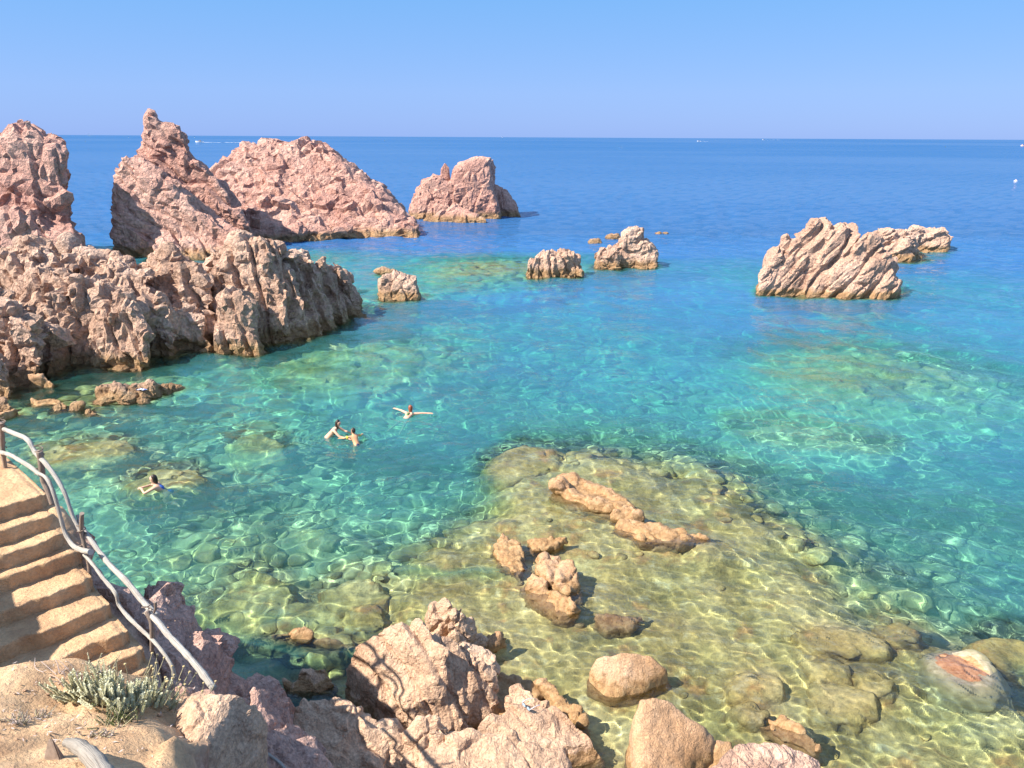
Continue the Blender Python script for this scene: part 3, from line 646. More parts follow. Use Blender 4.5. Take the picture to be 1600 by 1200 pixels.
blk('shore_rock', 'long smooth pink rock along the bottom of the picture', [
    hull([(668,1170,.7),(700,1146,.85),(760,1138,.9),(830,1150,.8),(880,1180,.55),(915,1215,.3),(900,1260,.2),(760,1300,.5),(670,1260,.5),(655,1205,.5)], .2, drop=-.9)], 'near', .027, 77., [('cell', (1.2, .6, .5), 150, 5, .05, .05, .05, .04, .25), ('fbm', .1, .008)])
blk('shore_rock', 'pinkish rock half in shade left of the long smooth one', [
    hull([(600,1165,.6),(640,1125,.95),(668,1118,1.0),(700,1135,.85),(712,1150,.6),(670,1185,.6),(640,1230,.3),(596,1200,.3)], .15, drop=-.9)], 'near', .027, 78.)
blk('shore_rock', 'cracked grey pink rock in the shade at the foot of the cliff', [
    hull([(455,1120,.9),(480,1085,1.2),(520,1080,1.2),(580,1100,1.0),(625,1130,.7),(600,1180,.6),(590,1230,.4),(470,1240,.6),(440,1180,.8)], .2, drop=-.9)], 'near', .03, 79., [('cell', (.8, .6, .6), 150, 5, .08, .07, .06, .04, .25), ('cell', (.34, .3, .3), 20, 5, .03, .03, .02, .02, .1), ('fbm', .1, .008)])
blk('boulder', 'flattish boulder awash in the shaded pool below the cliff', [hull([(438,1062,.12),(470,1045,.2),(510,1042,.18),(522,1062,.05),(500,1078,0),(445,1082,0)], .15, drop=-.9)], 'near', .03, 80.)
blk('boulder', 'yellow brown rock tip catching the sun at the rim of the shaded pool', [hull([(440,992,.05),(465,980,.16),(485,985,.1),(480,998,.0),(430,1000,-.1),(540,1010,-.1),(400,1010,-.4)], .12, drop=-1.2)], 'orange', .03, 81.)
blk('boulder', 'smooth two tone boulder lying on its side on the shelf', [
    hull([(922,1042,.32),(937,1022,.5),(985,1016,.56),(1020,1024,.42),(1047,1042,.25),(1046,1054,.12),(1008,1070,.12),(960,1080,.12),(928,1068,.12)], .22, drop=-.35)], 'orange', .027, 82., [('fbm', .45, .02), ('fbm', .1, .004)], cat='boulder', base=(.7, .05))
blk('boulder', 'tall egg shaped tan boulder in front of the two tone one', [
    hull([(990,1088,.95),(1004,1082,1.0),(1045,1095,.85),(1085,1125,.55),(1112,1155,.3),(1105,1195,.1),(1060,1225,.2),(1000,1225,.3),(985,1180,.4),(984,1120,.7)], .25, drop=-.5)], 'orange', .027, 83., [('fbm', .5, .03), ('fbm', .2, .01), ('fbm', .07, .004)], cat='boulder', base=(.7, .05))
blk('boulder', 'small orange rock tucked against the right of the egg shaped boulder', [hull([(1100,1180,.1),(1115,1160,.22),(1140,1170,.15),(1142,1195,0),(1100,1215,0)], .1, drop=-.5)], 'orange', .027, 84., cat='boulder')
blk('shore_rock', 'pale grainy granite rock at the bottom edge', [
    hull([(1100,1195,1.3),(1145,1166,1.4),(1170,1155,1.45),(1215,1160,1.4),(1250,1170,1.35),(1290,1200,1.2),(1300,1290,1.0),(1090,1290,1.1)], .15, drop=-.5)], 'pale', .022, 85., [('cell', (.5, .4, .4), 60, 35, .03, .04, .03, .02, .2), ('fbm', .08, .012)], base=(.5, .04))
blk('rock_slab', 'brown wedge shaped slab awash behind the pale granite rock', [hull([(1190,1120,.1),(1235,1116,.2),(1270,1135,.18),(1285,1160,.08),(1270,1176,0),(1225,1155,0),(1192,1135,0)], .08, drop=-.4)], 'orange', .027, 86., cat='rock slab')
blk('rock_slab', 'upright brown slab leaning in the gap right of the sunglasses rock', [hull([(838,1068,.15),(858,1062,.22),(895,1100,.12),(912,1125,.05),(895,1128,0),(860,1100,.0)], .06, drop=-.6)], 'orange', .027, 87., cat='rock slab')
blk('rock_slab', 'rounded tan slab between the creased slab and the sunglasses rock', [hull([(788,1085,.35),(808,1068,.5),(835,1078,.5),(868,1105,.35),(850,1115,.2),(800,1112,.3)], .1, drop=-.6)], 'near', .027, 88., cat='rock slab')
blk('rock_slab', 'rusty slab running into the water right of the creased slab', [hull([(762,1075,.15),(790,1055,.2),(830,1062,.15),(845,1085,.0),(800,1110,.1),(768,1120,.15)], .08, drop=-.6)], 'orange', .027, 89., cat='rock slab')

b = NB('awash_boulder'); n_ = b.noise(3, 4, .6); zc_ = b.math('ADD', b.z(), b.math('MULTIPLY', n_, .05))
cc_ = Pz(1500, 1040, 0); vd = b.N.new('ShaderNodeVectorMath'); vd.operation = 'DISTANCE'; b.L.new(b.geo.outputs['Position'], vd.inputs[0]); vd.inputs[1].default_value = tuple(cc_)
rr_ = b.math('ADD', vd.outputs['Value'], b.math('MULTIPLY', b.math('SUBTRACT', b.noise(4, 4, .6), .5), .5))
col_ = b.mix(b.mrange(rr_, .36, .42, 0, 1, True), b.ramp(b.noise(12, 6, .7), [(.35, (.40, .16, .06)), (.65, (.64, .34, .17))]), b.ramp(b.noise(9, 6, .7), [(.35, (.28, .22, .12)), (.65, (.52, .44, .29))]))
col_ = b.mix(b.mrange(rr_, .52, .62, 0, .8, True), col_, (.30, .26, .13))
b.set(Base_Color=col_, Roughness=.5, Specular_IOR_Level=.3); b.L.new(b.bump(b.noise(14, 5, .7), .8, .02), b.b.inputs['Normal']); M['awash'] = b.m
# named submerged boulders: they stand on the seabed and stop short of the surface
for i, (poly, top, lb) in enumerate([
    ([(1448,1022),(1478,1008),(1528,1014),(1556,1038),(1562,1072),(1545,1088),(1490,1078),(1458,1052)], -.015, 'flat boulder just awash on the right with an orange top in pale rings'),
    ([(1255,985),(1290,975),(1350,980),(1382,995),(1378,1012),(1330,1014),(1265,1005)], -.12, 'long flat boulder under water left of the orange topped one'),
    ([(1385,970),(1410,965),(1432,975),(1428,988),(1395,988)], -.2, 'small oval boulder under water at the shelf edge'),
    ([(1528,995),(1560,985),(1610,995),(1615,1020),(1570,1022),(1535,1010)], -.25, 'submerged boulder at the right edge behind the orange topped one'),
    ([(1140,1050),(1180,1045),(1215,1055),(1218,1080),(1185,1090),(1145,1078)], -.08, 'pale squarish boulder under water right of the two tone boulder'),
    ([(1150,1098),(1172,1092),(1196,1108),(1190,1120),(1160,1118)], -.04, 'small orange tinted stone under water below the pale squarish boulder'),
    ([(1275,1065),(1320,1055),(1360,1075),(1365,1105),(1330,1118),(1280,1105)], -.15, 'wide olive boulder under water left of centre of the right shallows'),
    ([(1260,1025),(1295,1018),(1322,1030),(1320,1048),(1280,1050)], -.2, 'olive boulder under water just behind the wide olive one'),
    ([(1340,1045),(1370,1040),(1395,1055),(1390,1070),(1355,1068)], -.22, 'slanting olive boulder under water right of the wide olive one'),
    ([(520,905),(545,893),(585,896),(592,915),(570,928),(530,925)], -.55, 'oval boulder under water by the left edge of the shelf'),
    ([(765,735),(780,705),(820,690),(865,698),(870,715),(830,735),(790,745)], -.35, 'big mottled boulder under water at the top of the shelf'),
    ([(205,745),(240,728),(290,726),(308,738),(300,752),(250,758),(212,760)], -.5, 'broad yellowish boulder under water behind the nearest swimmer'),
    ([(60,700),(110,688),(190,680),(200,700),(140,715),(70,722)], -.5, 'wide pale reef patch under water above the hand rail'),
    ([(370,680),(395,668),(425,678),(430,695),(390,700)], -1.0, 'grey boulder under water left of the playing children'),
    ([(1305,572),(1340,562),(1390,563),(1400,574),(1350,580),(1310,582)], -.9, 'pale oblong reef under water off the large slanting rock'),
    ([(1360,585),(1430,580),(1465,590),(1460,612),(1400,618),(1350,605)], -1.7, 'broad dim reef under water nearer than the pale oblong one'),
    ([(500,560),(540,545),(600,545),(610,555),(560,572),(510,575)], -.9, 'pale reef under water off the end of the long ridge'),
    ([(700,425),(740,412),(800,410),(820,418),(770,430),(715,436)], -.8, 'pale reef under water behind the small lumpy islet'),
    ([(1150,655),(1220,648),(1300,668),(1380,682),(1360,696),(1250,690),(1160,672)], -1.6, 'long yellowish reef under water in the middle of the bay'),
    ([(370,890),(400,878),(432,890),(435,925),(395,930),(372,915)], -.8, 'tall boulder under water casting a dark shadow near the cliff'),
    ([(320,930),(350,918),(410,925),(425,945),(380,962),(325,955)], -.8, 'broad flat boulder under water close to the cliff'),
    ([(440,930),(490,922),(540,930),(550,948),(500,958),(450,950)], -.75, 'long oval boulder under water between cliff and shelf'),
    ([(545,940),(575,935),(595,948),(585,968),(550,965)], -.4, 'rounded boulder under water above the creased slab')]):
    d = 2.2 if poly[0][1] < 720 else 1.4
    if poly[0][1] < 600: d = 3.5
    if poly[0][1] > 960 and poly[0][0] > 1000: d = .9
    c = np.mean([Pz(a, b, 0) for a, b in poly], 0)
    pl = [(a, b) for a, b in poly]
    rock('boulder', lb, [plan(pl, top, .2 if c[1] < 24 else .9, dip=-d, side=.3 if c[1] < 24 else 1.5, dome=.0 if c[1] < 24 else .08)], .05 if c[1] < 24 else .17,
        [('cell', (.6, .5, .4), 30, 10, .03, .04, .05, .03, .2), ('fbm', .15, .01)] if c[1] < 24 else [('cell', (1.2, 1.0, .8), 30, 10, .2, .3, .4, .3, .5), ('fbm', .6, .12)], M['bed'] if i else M['awash'], 'boulder', seed=90. + i, base=(.7, .05 if i == 0 else .09))

# cobbles: 300 individuals, the rest one mass
base_meshes = []
for s in range(10):
    bm = bmesh.new(); bmesh.ops.create_icosphere(bm, subdivisions=3, radius=1); v = np.array([x.co[:] for x in bm.verts])
    q = v * (1, RNG.uniform(.65, .95), RNG.uniform(.45, .65)); n = fbm(v * .9 + s * 7, 2)
    F1, F2, ID, D = worley(v * .8 + s * 3.3); q = q * (1 + .22 * n + .25 * (F1 - .5))[:, None]
    for a, b in zip(bm.verts, q): a.co = b
    me = bpy.data.meshes.new('cobble'); bm.to_mesh(me); bm.free()
    me.polygons.foreach_set('use_smooth', [True] * len(me.polygons)); me.materials.append(M['bed']); base_meshes.append(me)
pts = []
yy = 8.0
while yy < 52:
    st = .50 + .012 * max(0, yy - 15)
    xx = -yy * .85 - 2
    while xx < yy * .78 + 2:
        pts.append((xx + random.uniform(-.35, .35) * st, yy + random.uniform(-.35, .35) * st, st)); xx += st
    yy += st * .9
pts = np.array(pts); zb = seabed_z(pts[:, 0], pts[:, 1], False); sdp = poly_sd(shelf, pts[:, 0], pts[:, 1])
keep = (zb < -.35) & ((sdp > .1) | (RNG.random(len(pts)) < .12)) & (RNG.random(len(pts)) < .86)
pts = pts[keep]; zb = zb[keep]; sdp = sdp[keep]
sz = pts[:, 2] * RNG.uniform(.26, .70, len(pts)) * (1 + .5 * (RNG.random(len(pts)) < .08)); sz = np.where(sdp < .1, sz * .55, sz)
vis = np.abs(pts[:, 0]) < pts[:, 1] * .72 + .5
score = np.where(vis & (zb < -.6), sz / pts[:, 1], 0); order = np.argsort(-score); big = set(order[:290].tolist())
bulkV, bulkQ, nv = [], [], 0
lov = []
for s in range(6):
    bm = bmesh.new(); bmesh.ops.create_icosphere(bm, subdivisions=2, radius=1); v = np.array([x.co[:] for x in bm.verts])
    F1, F2, ID, D = worley(v * .8 + s * 3.3); v = v * (1, .8, .55) * (1 + .3 * (F1 - .5) + .2 * fbm(v + s, 2))[:, None]
    lov.append((v, np.array([[w.index for w in f.verts] for f in bm.faces]))); bm.free()
cob_group = 'rounded cobbles covering the seabed of the cove'
for i in range(len(pts)):
    x, y, _ = pts[i]; s = sz[i]; a = random.uniform(0, 6.28); tx, ty = random.uniform(-.25, .25), random.uniform(-.25, .25)
    Rm = Matrix.Rotation(a, 3, 'Z') @ Matrix.Rotation(tx, 3, 'X') @ Matrix.Rotation(ty, 3, 'Y')
    z = zb[i] + s * .12
    if i in big:
        o = link('cobble', base_meshes[i % 10]); o.location = (x, y, z); o.rotation_euler = Rm.to_euler(); o.scale = (s, s, s)
        tag(o, 'one of the many rounded greenish cobbles covering the seabed of the clear cove', 'cobble', cob_group); recv(o)
        raster(np.array([[x, y, z + s * .4]]))
    else:
        v, f = lov[i % 6]; w = (v * s) @ np.array(Rm).T + (x, y, z); bulkV.append(w); bulkQ.append(f + nv); nv += len(w)
bv = np.concatenate(bulkV); raster(bv); TRI[0] += len(bulkQ) * 320
cb = link('cobbles', mesh_np('cobbles', bv, np.concatenate(bulkQ), True, M['bed'], tri=True)); tag(cb, 'mass of smaller and farther cobbles on the seabed', 'cobbles', None, 'stuff'); recv(cb)

# ------------------------------------------------------------------ water
def build_water():
    t = np.linspace(-.95, .92, 740)
    y = [5.0]
    while y[-1] < 24: y.append(y[-1] * 1.0034)
    while y[-1] < 75: y.append(y[-1] * 1.0062)
    while y[-1] < 9500: y.append(y[-1] * 1.035)
    y = np.array(y); X, Y = np.meshgrid(t, y); X = X * (Y + 4) * np.where(Y > 75, 1 + np.clip((Y - 75) / 3000, 0, 1) * 2.5, 1)
    cell = (Y + 4) * (t[1] - t[0]); Z = np.zeros_like(X)
    rng = np.random.default_rng(5)
    wx = .9 * np.sin(.31 * X + .23 * Y) + .6 * np.sin(-.17 * X + .41 * Y + 1.3); wy = .9 * np.sin(.27 * Y - .19 * X + 2)
    patch = 1 + .35 * np.sin(.21 * X + 1.0 + .5 * np.sin(.17 * Y)) * np.sin(.13 * Y + .4)
    rip = np.clip(.6 - poly_sd(shelf, X, Y) / 1.6, 0, 1)          # short wind ripples live over the shallow shelf
    for k in range(78):
        L = .13 * 1.058 ** k; L = L if L < 5 else rng.uniform(.5, 4)
        a = rng.normal(math.radians(62), .95); p = rng.random() * 6.283; kx, ky = math.cos(a) * 6.283 / L, math.sin(a) * 6.283 / L
        am = .0033 * L ** .86 * np.clip(L / (2.6 * cell) - .6, 0, 1)
        if L < .34: am = am * (rip + (1 - rip) * np.clip((L - .13) / .21, .12, 1))
        Z += am * patch * np.sin(kx * (X + wx * .35) + ky * (Y + wy * .35) + p)
    for a, b_, r0 in ((243, 766, .35), (527, 681, .4), (553, 689, .35), (642, 649, .35)):      # rings round the swimmers
        c = Pz(a, b_, 0); r = np.hypot(X - c[0], Y - c[1]); Z += .013 * np.sin((r - r0) * 2 * math.pi / .36) * np.exp(-((r - r0 - .3) / .7) ** 2)
    # depth of the water below each point (raster of everything on the bottom)
    hr = HR.copy()
    for _ in range(60):
        bad = hr < -90
        if not bad.any(): break
        pad = np.pad(hr, 1, constant_values=-99.); st = np.stack([pad[1 + a:pad.shape[0] - 1 + a, 1 + b:pad.shape[1] - 1 + b] for a in (-1, 0, 1) for b in (-1, 0, 1)])
        good = st > -90; m = np.where(good, st, 0).sum(0) / np.maximum(good.sum(0), 1); hr = np.where(bad & good.any(0), m, hr)
    hr[hr < -90] = -20
    for _ in range(2):
        pad = np.pad(hr, 1, mode='edge'); hr = sum(pad[1 + a:pad.shape[0] - 1 + a, 1 + b:pad.shape[1] - 1 + b] for a in (-1, 0, 1) for b in (-1, 0, 1)) / 9
    gi = np.clip((X - HR_X0) / HR_CELL - .5, 0, HR_NX - 2); gj = np.clip((Y - HR_Y0) / HR_CELL - .5, 0, HR_NY - 2)
    i0 = gi.astype(int); j0 = gj.astype(int); fx = gi - i0; fy = gj - j0
    d = (hr[j0, i0] * (1 - fx) * (1 - fy) + hr[j0, i0 + 1] * fx * (1 - fy) + hr[j0 + 1, i0] * (1 - fx) * fy + hr[j0 + 1, i0 + 1] * fx * fy)
    bd = basedepth(X, Y); out = (X < HR_X0 + 1) | (X > HR_X0 + HR_CELL * HR_NX - 1) | (Y > HR_Y0 + HR_CELL * HR_NY - 1)
    d = np.where(out, -bd, d); fade = np.clip((Y - 60) / 40, 0, 1); d = -(-d * (1 - fade) + np.maximum(-d, 25) * fade)
    V = np.stack([X, Y, Z], -1).reshape(-1, 3); me = mesh_np('water', V, grid_quads(len(t), len(y)), True)
    at = me.attributes.new('depth', 'FLOAT', 'POINT'); at.data.foreach_set('value', np.clip(-d, 0, 30).ravel().astype(np.float32))
    b = NB('sea_water'); N, Lk = b.N, b.L; N.remove(b.b)
    A = N.new('ShaderNodeAttribute'); A.attribute_name = 'depth'; dep = A.outputs['Fac']
    # Beer-Lambert tint of the water column
    def ex(k): return b.math('POWER', 2.718, b.math('MULTIPLY', dep, -k))
    comb = N.new('ShaderNodeCombineColor')
    for i, k in enumerate((.33, .034, .066)): Lk.new(ex(k), comb.inputs[i])
    refr = N.new('ShaderNodeBsdfRefraction'); refr.inputs['IOR'].default_value = 1.33; refr.inputs['Roughness'].default_value = 0
    Lk.new(comb.outputs[0], refr.inputs['Color'])
    dif = N.new('ShaderNodeBsdfDiffuse'); scat = b.mrange(dep, 2.2, 11, 0, 1)
    dc = b.ramp(b.mrange(dep, 1, 14), [(0, (.09, .42, .35)), (.2, (.045, .25, .40)), (.42, (.04, .16, .40)), (1, (.025, .10, .24))]); Lk.new(dc, dif.inputs['Color'])
    mx = N.new('ShaderNodeMixShader'); Lk.new(b.math('SUBTRACT', 1, b.math('POWER', 2.718, b.math('MULTIPLY', b.math('MAXIMUM', b.math('SUBTRACT', dep, .7), 0), -.15))), mx.inputs[0]); Lk.new(refr.outputs[0], mx.inputs[1]); Lk.new(dif.outputs[0], mx.inputs[2])
    # fine ripples for the reflection only (too small for the mesh)
    sc = N.new('ShaderNodeMapping'); Lk.new(b.geo.outputs['Position'], sc.inputs[0]); sc.inputs['Rotation'].default_value = (0, 0, R(-22)); sc.inputs['Scale'].default_value = (.55, 1.0, 1.0)
    n1 = b.noise(2.2, 4, .6, vec=sc.outputs[0], dist=.3); n2 = b.noise(.45, 4, .55, vec=sc.outputs[0], dist=.3); n3 = b.noise(.06, 3, .5, vec=sc.outputs[0])
    ds = N.new('ShaderNodeVectorMath'); ds.operation = 'LENGTH'; Lk.new(b.geo.outputs['Position'], ds.inputs[0]); dist = ds.outputs['Value']
    far = b.mrange(dist, 30, 90, 0, 1, True)
    h = b.math('ADD', b.math('MULTIPLY', n1, b.math('ADD', .19, b.math('MULTIPLY', far, .16))), b.math('MULTIPLY', n2, b.math('MULTIPLY', far, 3.6)))
    h = b.math('ADD', h, b.math('MULTIPLY', b.noise(.16, 4, .6, vec=sc.outputs[0], dist=.4), b.math('MULTIPLY', far, 7.0)))
    lane = b.math('MULTIPLY', b.mrange(b.noise(.012, 3, .5, vec=sc.outputs[0]), .4, .62, .6, 1.25), b.mrange(b.noise(.0011, 2, .5), .42, .58, .35, 1.2))
    bn = b.bump(b.math('MULTIPLY', h, lane), 1.0, .8)
    gl = N.new('ShaderNodeBsdfGlossy'); gl.inputs['Roughness'].default_value = .04; Lk.new(bn, gl.inputs['Normal']); gl.inputs['Color'].default_value = (1, 1, 1, 1)
    fr = N.new('ShaderNodeFresnel'); fr.inputs['IOR'].default_value = 1.33; Lk.new(bn, fr.inputs['Normal'])
    m2 = N.new('ShaderNodeMixShader'); Lk.new(b.math('MINIMUM', fr.outputs[0], .40), m2.inputs[0]); Lk.new(mx.outputs[0], m2.inputs[1]); Lk.new(gl.outputs[0], m2.inputs[2])
    Lk.new(m2.outputs[0], b.out.inputs['Surface']); me.materials.append(b.m)
    o = link('water', me); tag(o, 'clear turquoise sea deepening to blue at the horizon', kind='structure'); o.cycles.is_caustics_caster = True
    TRI[0] += len(me.polygons) * 2
    return o

# ------------------------------------------------------------------ foreground slope (height field through measured points)
FG = [(-300,700,4.6),(-100,720,4.55),(20,745,4.5),(66,768,4.5),(-200,850,4.3),(0,850,4.05),(-150,1000,3.7),(30,960,3.5),(60,1010,3.3),(150,1010,3.15),(215,1030,3.05),(190,1060,3.0),
      (105,800,4.45),(135,840,4.1),(215,868,3.55),(238,915,3.15),(150,905,3.75),(185,950,3.55),(275,930,2.8),(325,962,2.4),(235,990,3.3),(300,1010,2.9),(378,1012,2.0),(260,1050,3.1),(340,1060,2.7),(415,1060,1.6),(450,1105,1.1),(400,1100,2.0),(300,1085,3.0),
      (0,1045,4.35),(60,1028,4.35),(130,1050,4.2),(90,1090,4.25),(0,1110,4.45),(0,1200,4.75),(100,1180,4.55),(200,1200,4.5),(170,1120,4.2),(240,1130,4.15),(270,1190,4.3),(-200,1100,4.7),(-300,1250,5.2),(100,1300,5.3),(300,1300,4.6),
      (300,1160,3.9),(400,1200,2.6),(470,1190,1.2),(400,1130,2.5),(420,1300,3.2),(520,1290,1.0)]
fgp = np.array([Pz(*q) for q in FG])
# points at and beyond the foot of the cliff, in metres
foot = []
for a, b, z in [(105,800,4.45),(215,868,3.55),(238,915,3.15),(275,930,2.8),(325,962,2.4),(378,1012,2.0),(415,1060,1.6),(450,1105,1.1)]:
    p = Pz(a, b, z); n = np.array([.78, .62]); n /= np.linalg.norm(n)
    for k, zz in ((.55, z * .45 - .2), (1.1, -1.2), (2.0, -1.6)): foot.append([p[0] + n[0] * k, p[1] + n[1] * k, zz])
foot += [[-8.2, 12.2, -1.2], [-10, 14, -1.4], [-9.5, 11.2, 3.6], [-12, 12, 3.8], [-1.5, 7.6, -.3], [0, 7.5, -.6], [-1.5, 5.5, 1.0], [0, 5, .5], [-.6, 9.5, -.8], [-12, 15, -1.4]]
cpnt = np.concatenate([fgp, foot])
def tps(c, q, lam=.02):
    def U(r2): return .5 * r2 * np.log(r2 + 1e-9)
    d = ((c[:, None, :2] - c[None, :, :2]) ** 2).sum(-1); n = len(c)
    A = np.zeros((n + 3, n + 3)); A[:n, :n] = U(d) + lam * np.eye(n); A[:n, n] = 1; A[:n, n + 1:] = c[:, :2]; A[n, :n] = 1; A[n + 1:, :n] = c[:, :2].T
    w = np.linalg.solve(A, np.concatenate([c[:, 2], [0, 0, 0]])); out = np.zeros(len(q))
    for s in range(0, len(q), 20000):
        qq = q[s:s + 20000]; out[s:s + 20000] = U(((qq[:, None] - c[None, :, :2]) ** 2).sum(-1)) @ w[:n] + w[n] + qq @ w[n + 1:]
    return out
gx = np.linspace(-12.5, .2, 340); gy = np.linspace(3.2, 15.5, 330); FX, FY = np.meshgrid(gx, gy)
q = np.stack([FX.ravel(), FY.ravel()], -1); fz = np.clip(tps(cpnt, q), -2.5, 5.2)
# unseen rise added left of the stairs to throw shade on the lower steps
shade_rise = np.clip((-(q[:, 0]) - 6.3 - .1 * (q[:, 1] - 6.5)) / .5, 0, 1) * np.clip((q[:, 1] - 4.2) / .6, 0, 1) * np.clip((7.7 - q[:, 1]) / .5, 0, 1) * np.clip((9.5 + q[:, 0]) / 1, 0, 1)
fz = fz + shade_rise * (1.45 + .5 * perlin(np.stack([q[:, 0], q[:, 1], 0 * fz], -1) * 1.3))
V = np.stack([q[:, 0], q[:, 1], fz], -1); Qf = grid_quads(340, 330)
def fg_height(x, y): 
    i = int(round((x - gx[0]) / (gx[1] - gx[0]))); j = int(round((y - gy[0]) / (gy[1] - gy[0]))); return FZ[min(max(j, 0), 329), min(max(i, 0), 339)]
# sandy towards the viewer and round the stairs, bare red rock on the cliff
def sandmask(P):
    sd_ = poly_sd(np.array([Pz(a, b, z)[:2] for a, b, z in [(-300,690,4.6),(85,755,4.5),(125,860,4.1),(160,935,3.7),(225,1030,3.1),(280,1075,3.4),(300,1120,3.8),(330,1260,4.2),(300,1500,5),(-900,1500,5)]]), P[:, 0], P[:, 1])
    return np.clip(.5 - (sd_ + .12 * fbm(P * 2.0, 3)) / .25, 0, 1)
sm = sandmask(V)
V0 = V.copy()
V1 = sculpt(V, Qf, [('joint', 35, 50, .7, .2, .22, .26, .4), ('cell', (1.3, .8, .7), 140, -40, .16, .10, .20, .14, .4), ('cell', (.5, .3, .34), 130, -30, .06, .05, .10, .05, .2), ('cell', (.17, .14, .14), 30, 10, .02, .02, .02, .01, .05), ('fbm', .12, .012)], 55.5)
V2 = sculpt(V, Qf, [('cell', (1.6, .9, .8), 100, -10, .05, .06, .05, .05, .5), ('fbm', .5, .05), ('fbm', .11, .012)], 61.5)
V = V1 * (1 - sm[:, None]) + V2 * sm[:, None]; FZ = V[:, 2].reshape(330, 340); raster(V)
me = mesh_np('cliff_slope', V, Qf, True, None); TRI[0] += len(Qf) * 2
at = me.attributes.new('sand', 'FLOAT', 'POINT'); at.data.foreach_set('value', sm.astype(np.float32))
def slope_mat():
    a = M['red']; m = a.copy(); m.name = 'cliff_rock_and_sand'; N, Lk = m.node_tree.nodes, m.node_tree.links
    s2 = M['sand'].node_tree; mp = {}
    for n in s2.nodes:
        if n.type == 'OUTPUT_MATERIAL': continue
        c = N.new(n.bl_idname); mp[n.name] = c
        if n.type == 'VALTORGB':
            e = c.color_ramp.elements
            while len(e) < len(n.color_ramp.elements): e.new(.5)
            for x, y in zip(e, n.color_ramp.elements): x.position = y.position; x.color = y.color
        for k in ('data_type', 'blend_type', 'operation', 'interpolation_type', 'clamp_result'):
            if hasattr(n, k):
                try: setattr(c, k, getattr(n, k))
                except Exception: pass
        for x, y in zip(c.inputs, n.inputs):
            if hasattr(y, 'default_value'):
                try: x.default_value = y.default_value
                except Exception: pass
    for l in s2.links:
        if l.to_node.name in mp and l.from_node.name in mp:
            i = list(l.to_node.inputs).index(l.to_socket); o = list(l.from_node.outputs).index(l.from_socket)
            Lk.new(mp[l.from_node.name].outputs[o], mp[l.to_node.name].inputs[i])
    out = [n for n in N if n.type == 'OUTPUT_MATERIAL'][0]; first = out.inputs[0].links[0].from_socket
    mx = N.new('ShaderNodeMixShader'); A = N.new('ShaderNodeAttribute'); A.attribute_name = 'sand'
    Lk.new(A.outputs['Fac'], mx.inputs[0]); Lk.new(first, mx.inputs[1]); Lk.new(mp['Principled BSDF'].outputs[0], mx.inputs[2]); Lk.new(mx.outputs[0], out.inputs[0]); return m
me.materials.append(slope_mat())
slope = tag(recv(link('cliff_slope', me)), 'sandy rock slope with a reddish cliff falling to the cove', kind='structure')
facet(slope, .4, lambda P_: sandmask(P_) > .5)

# foreground boulders on the slope
FL = [('cell', (.5, .45, .4), 30, 20, .03, .03, .03, .02, .2), ('fbm', .12, .010), ('fbm', .05, .004)]
blk('boulder', 'smooth sand coloured boulder at the foot of the hand rail', [hull([(292,1085,4.0),(318,1078,4.12),(352,1076,4.15),(385,1085,4.05),(408,1110,3.8),(414,1150,3.4),(400,1200,3.1),(330,1230,3.6),(290,1190,3.9),(275,1120,3.9)], .16, drop=2.0)], 'near', .02, 101., FL, cat='boulder', base=(.5, .03))
blk('boulder', 'rough pink granite boulder at the bottom left beside the shrub', [hull([(190,1150,4.2),(225,1140,4.25),(262,1155,4.2),(280,1180,4.1),(275,1230,4.0),(215,1260,4.2),(170,1210,4.3)], .12, drop=3.0)], 'red', .02, 102., FL, cat='boulder', base=(.4, .03))
blk('cliff_rock', 'reddish cracked rock below the sand coloured boulder', [hull([(388,1078,2.4),(410,1070,2.4),(440,1088,2.1),(458,1110,1.8),(470,1140,1.5),(440,1180,1.9),(400,1150,2.3)], .12, drop=-.3)], 'red', .027, 103.)
blk('cliff_rock', 'reddish slab of rock at the bottom edge below the cracked one', [hull([(400,1150,2.3),(440,1128,2.2),(480,1135,1.9),(512,1170,1.6),(522,1230,1.4),(430,1260,2.2),(390,1210,2.4)], .12, drop=-.3)], 'red', .027, 104.)
blk('cliff_rock', 'bulging reddish rock jutting from the cliff above the water', [hull([(238,918,3.1),(265,908,3.1),(288,918,2.9),(295,940,2.6),(275,955,2.8),(245,945,3.0)], .12, drop=.2)], 'red', .03, 105.)

build_water()

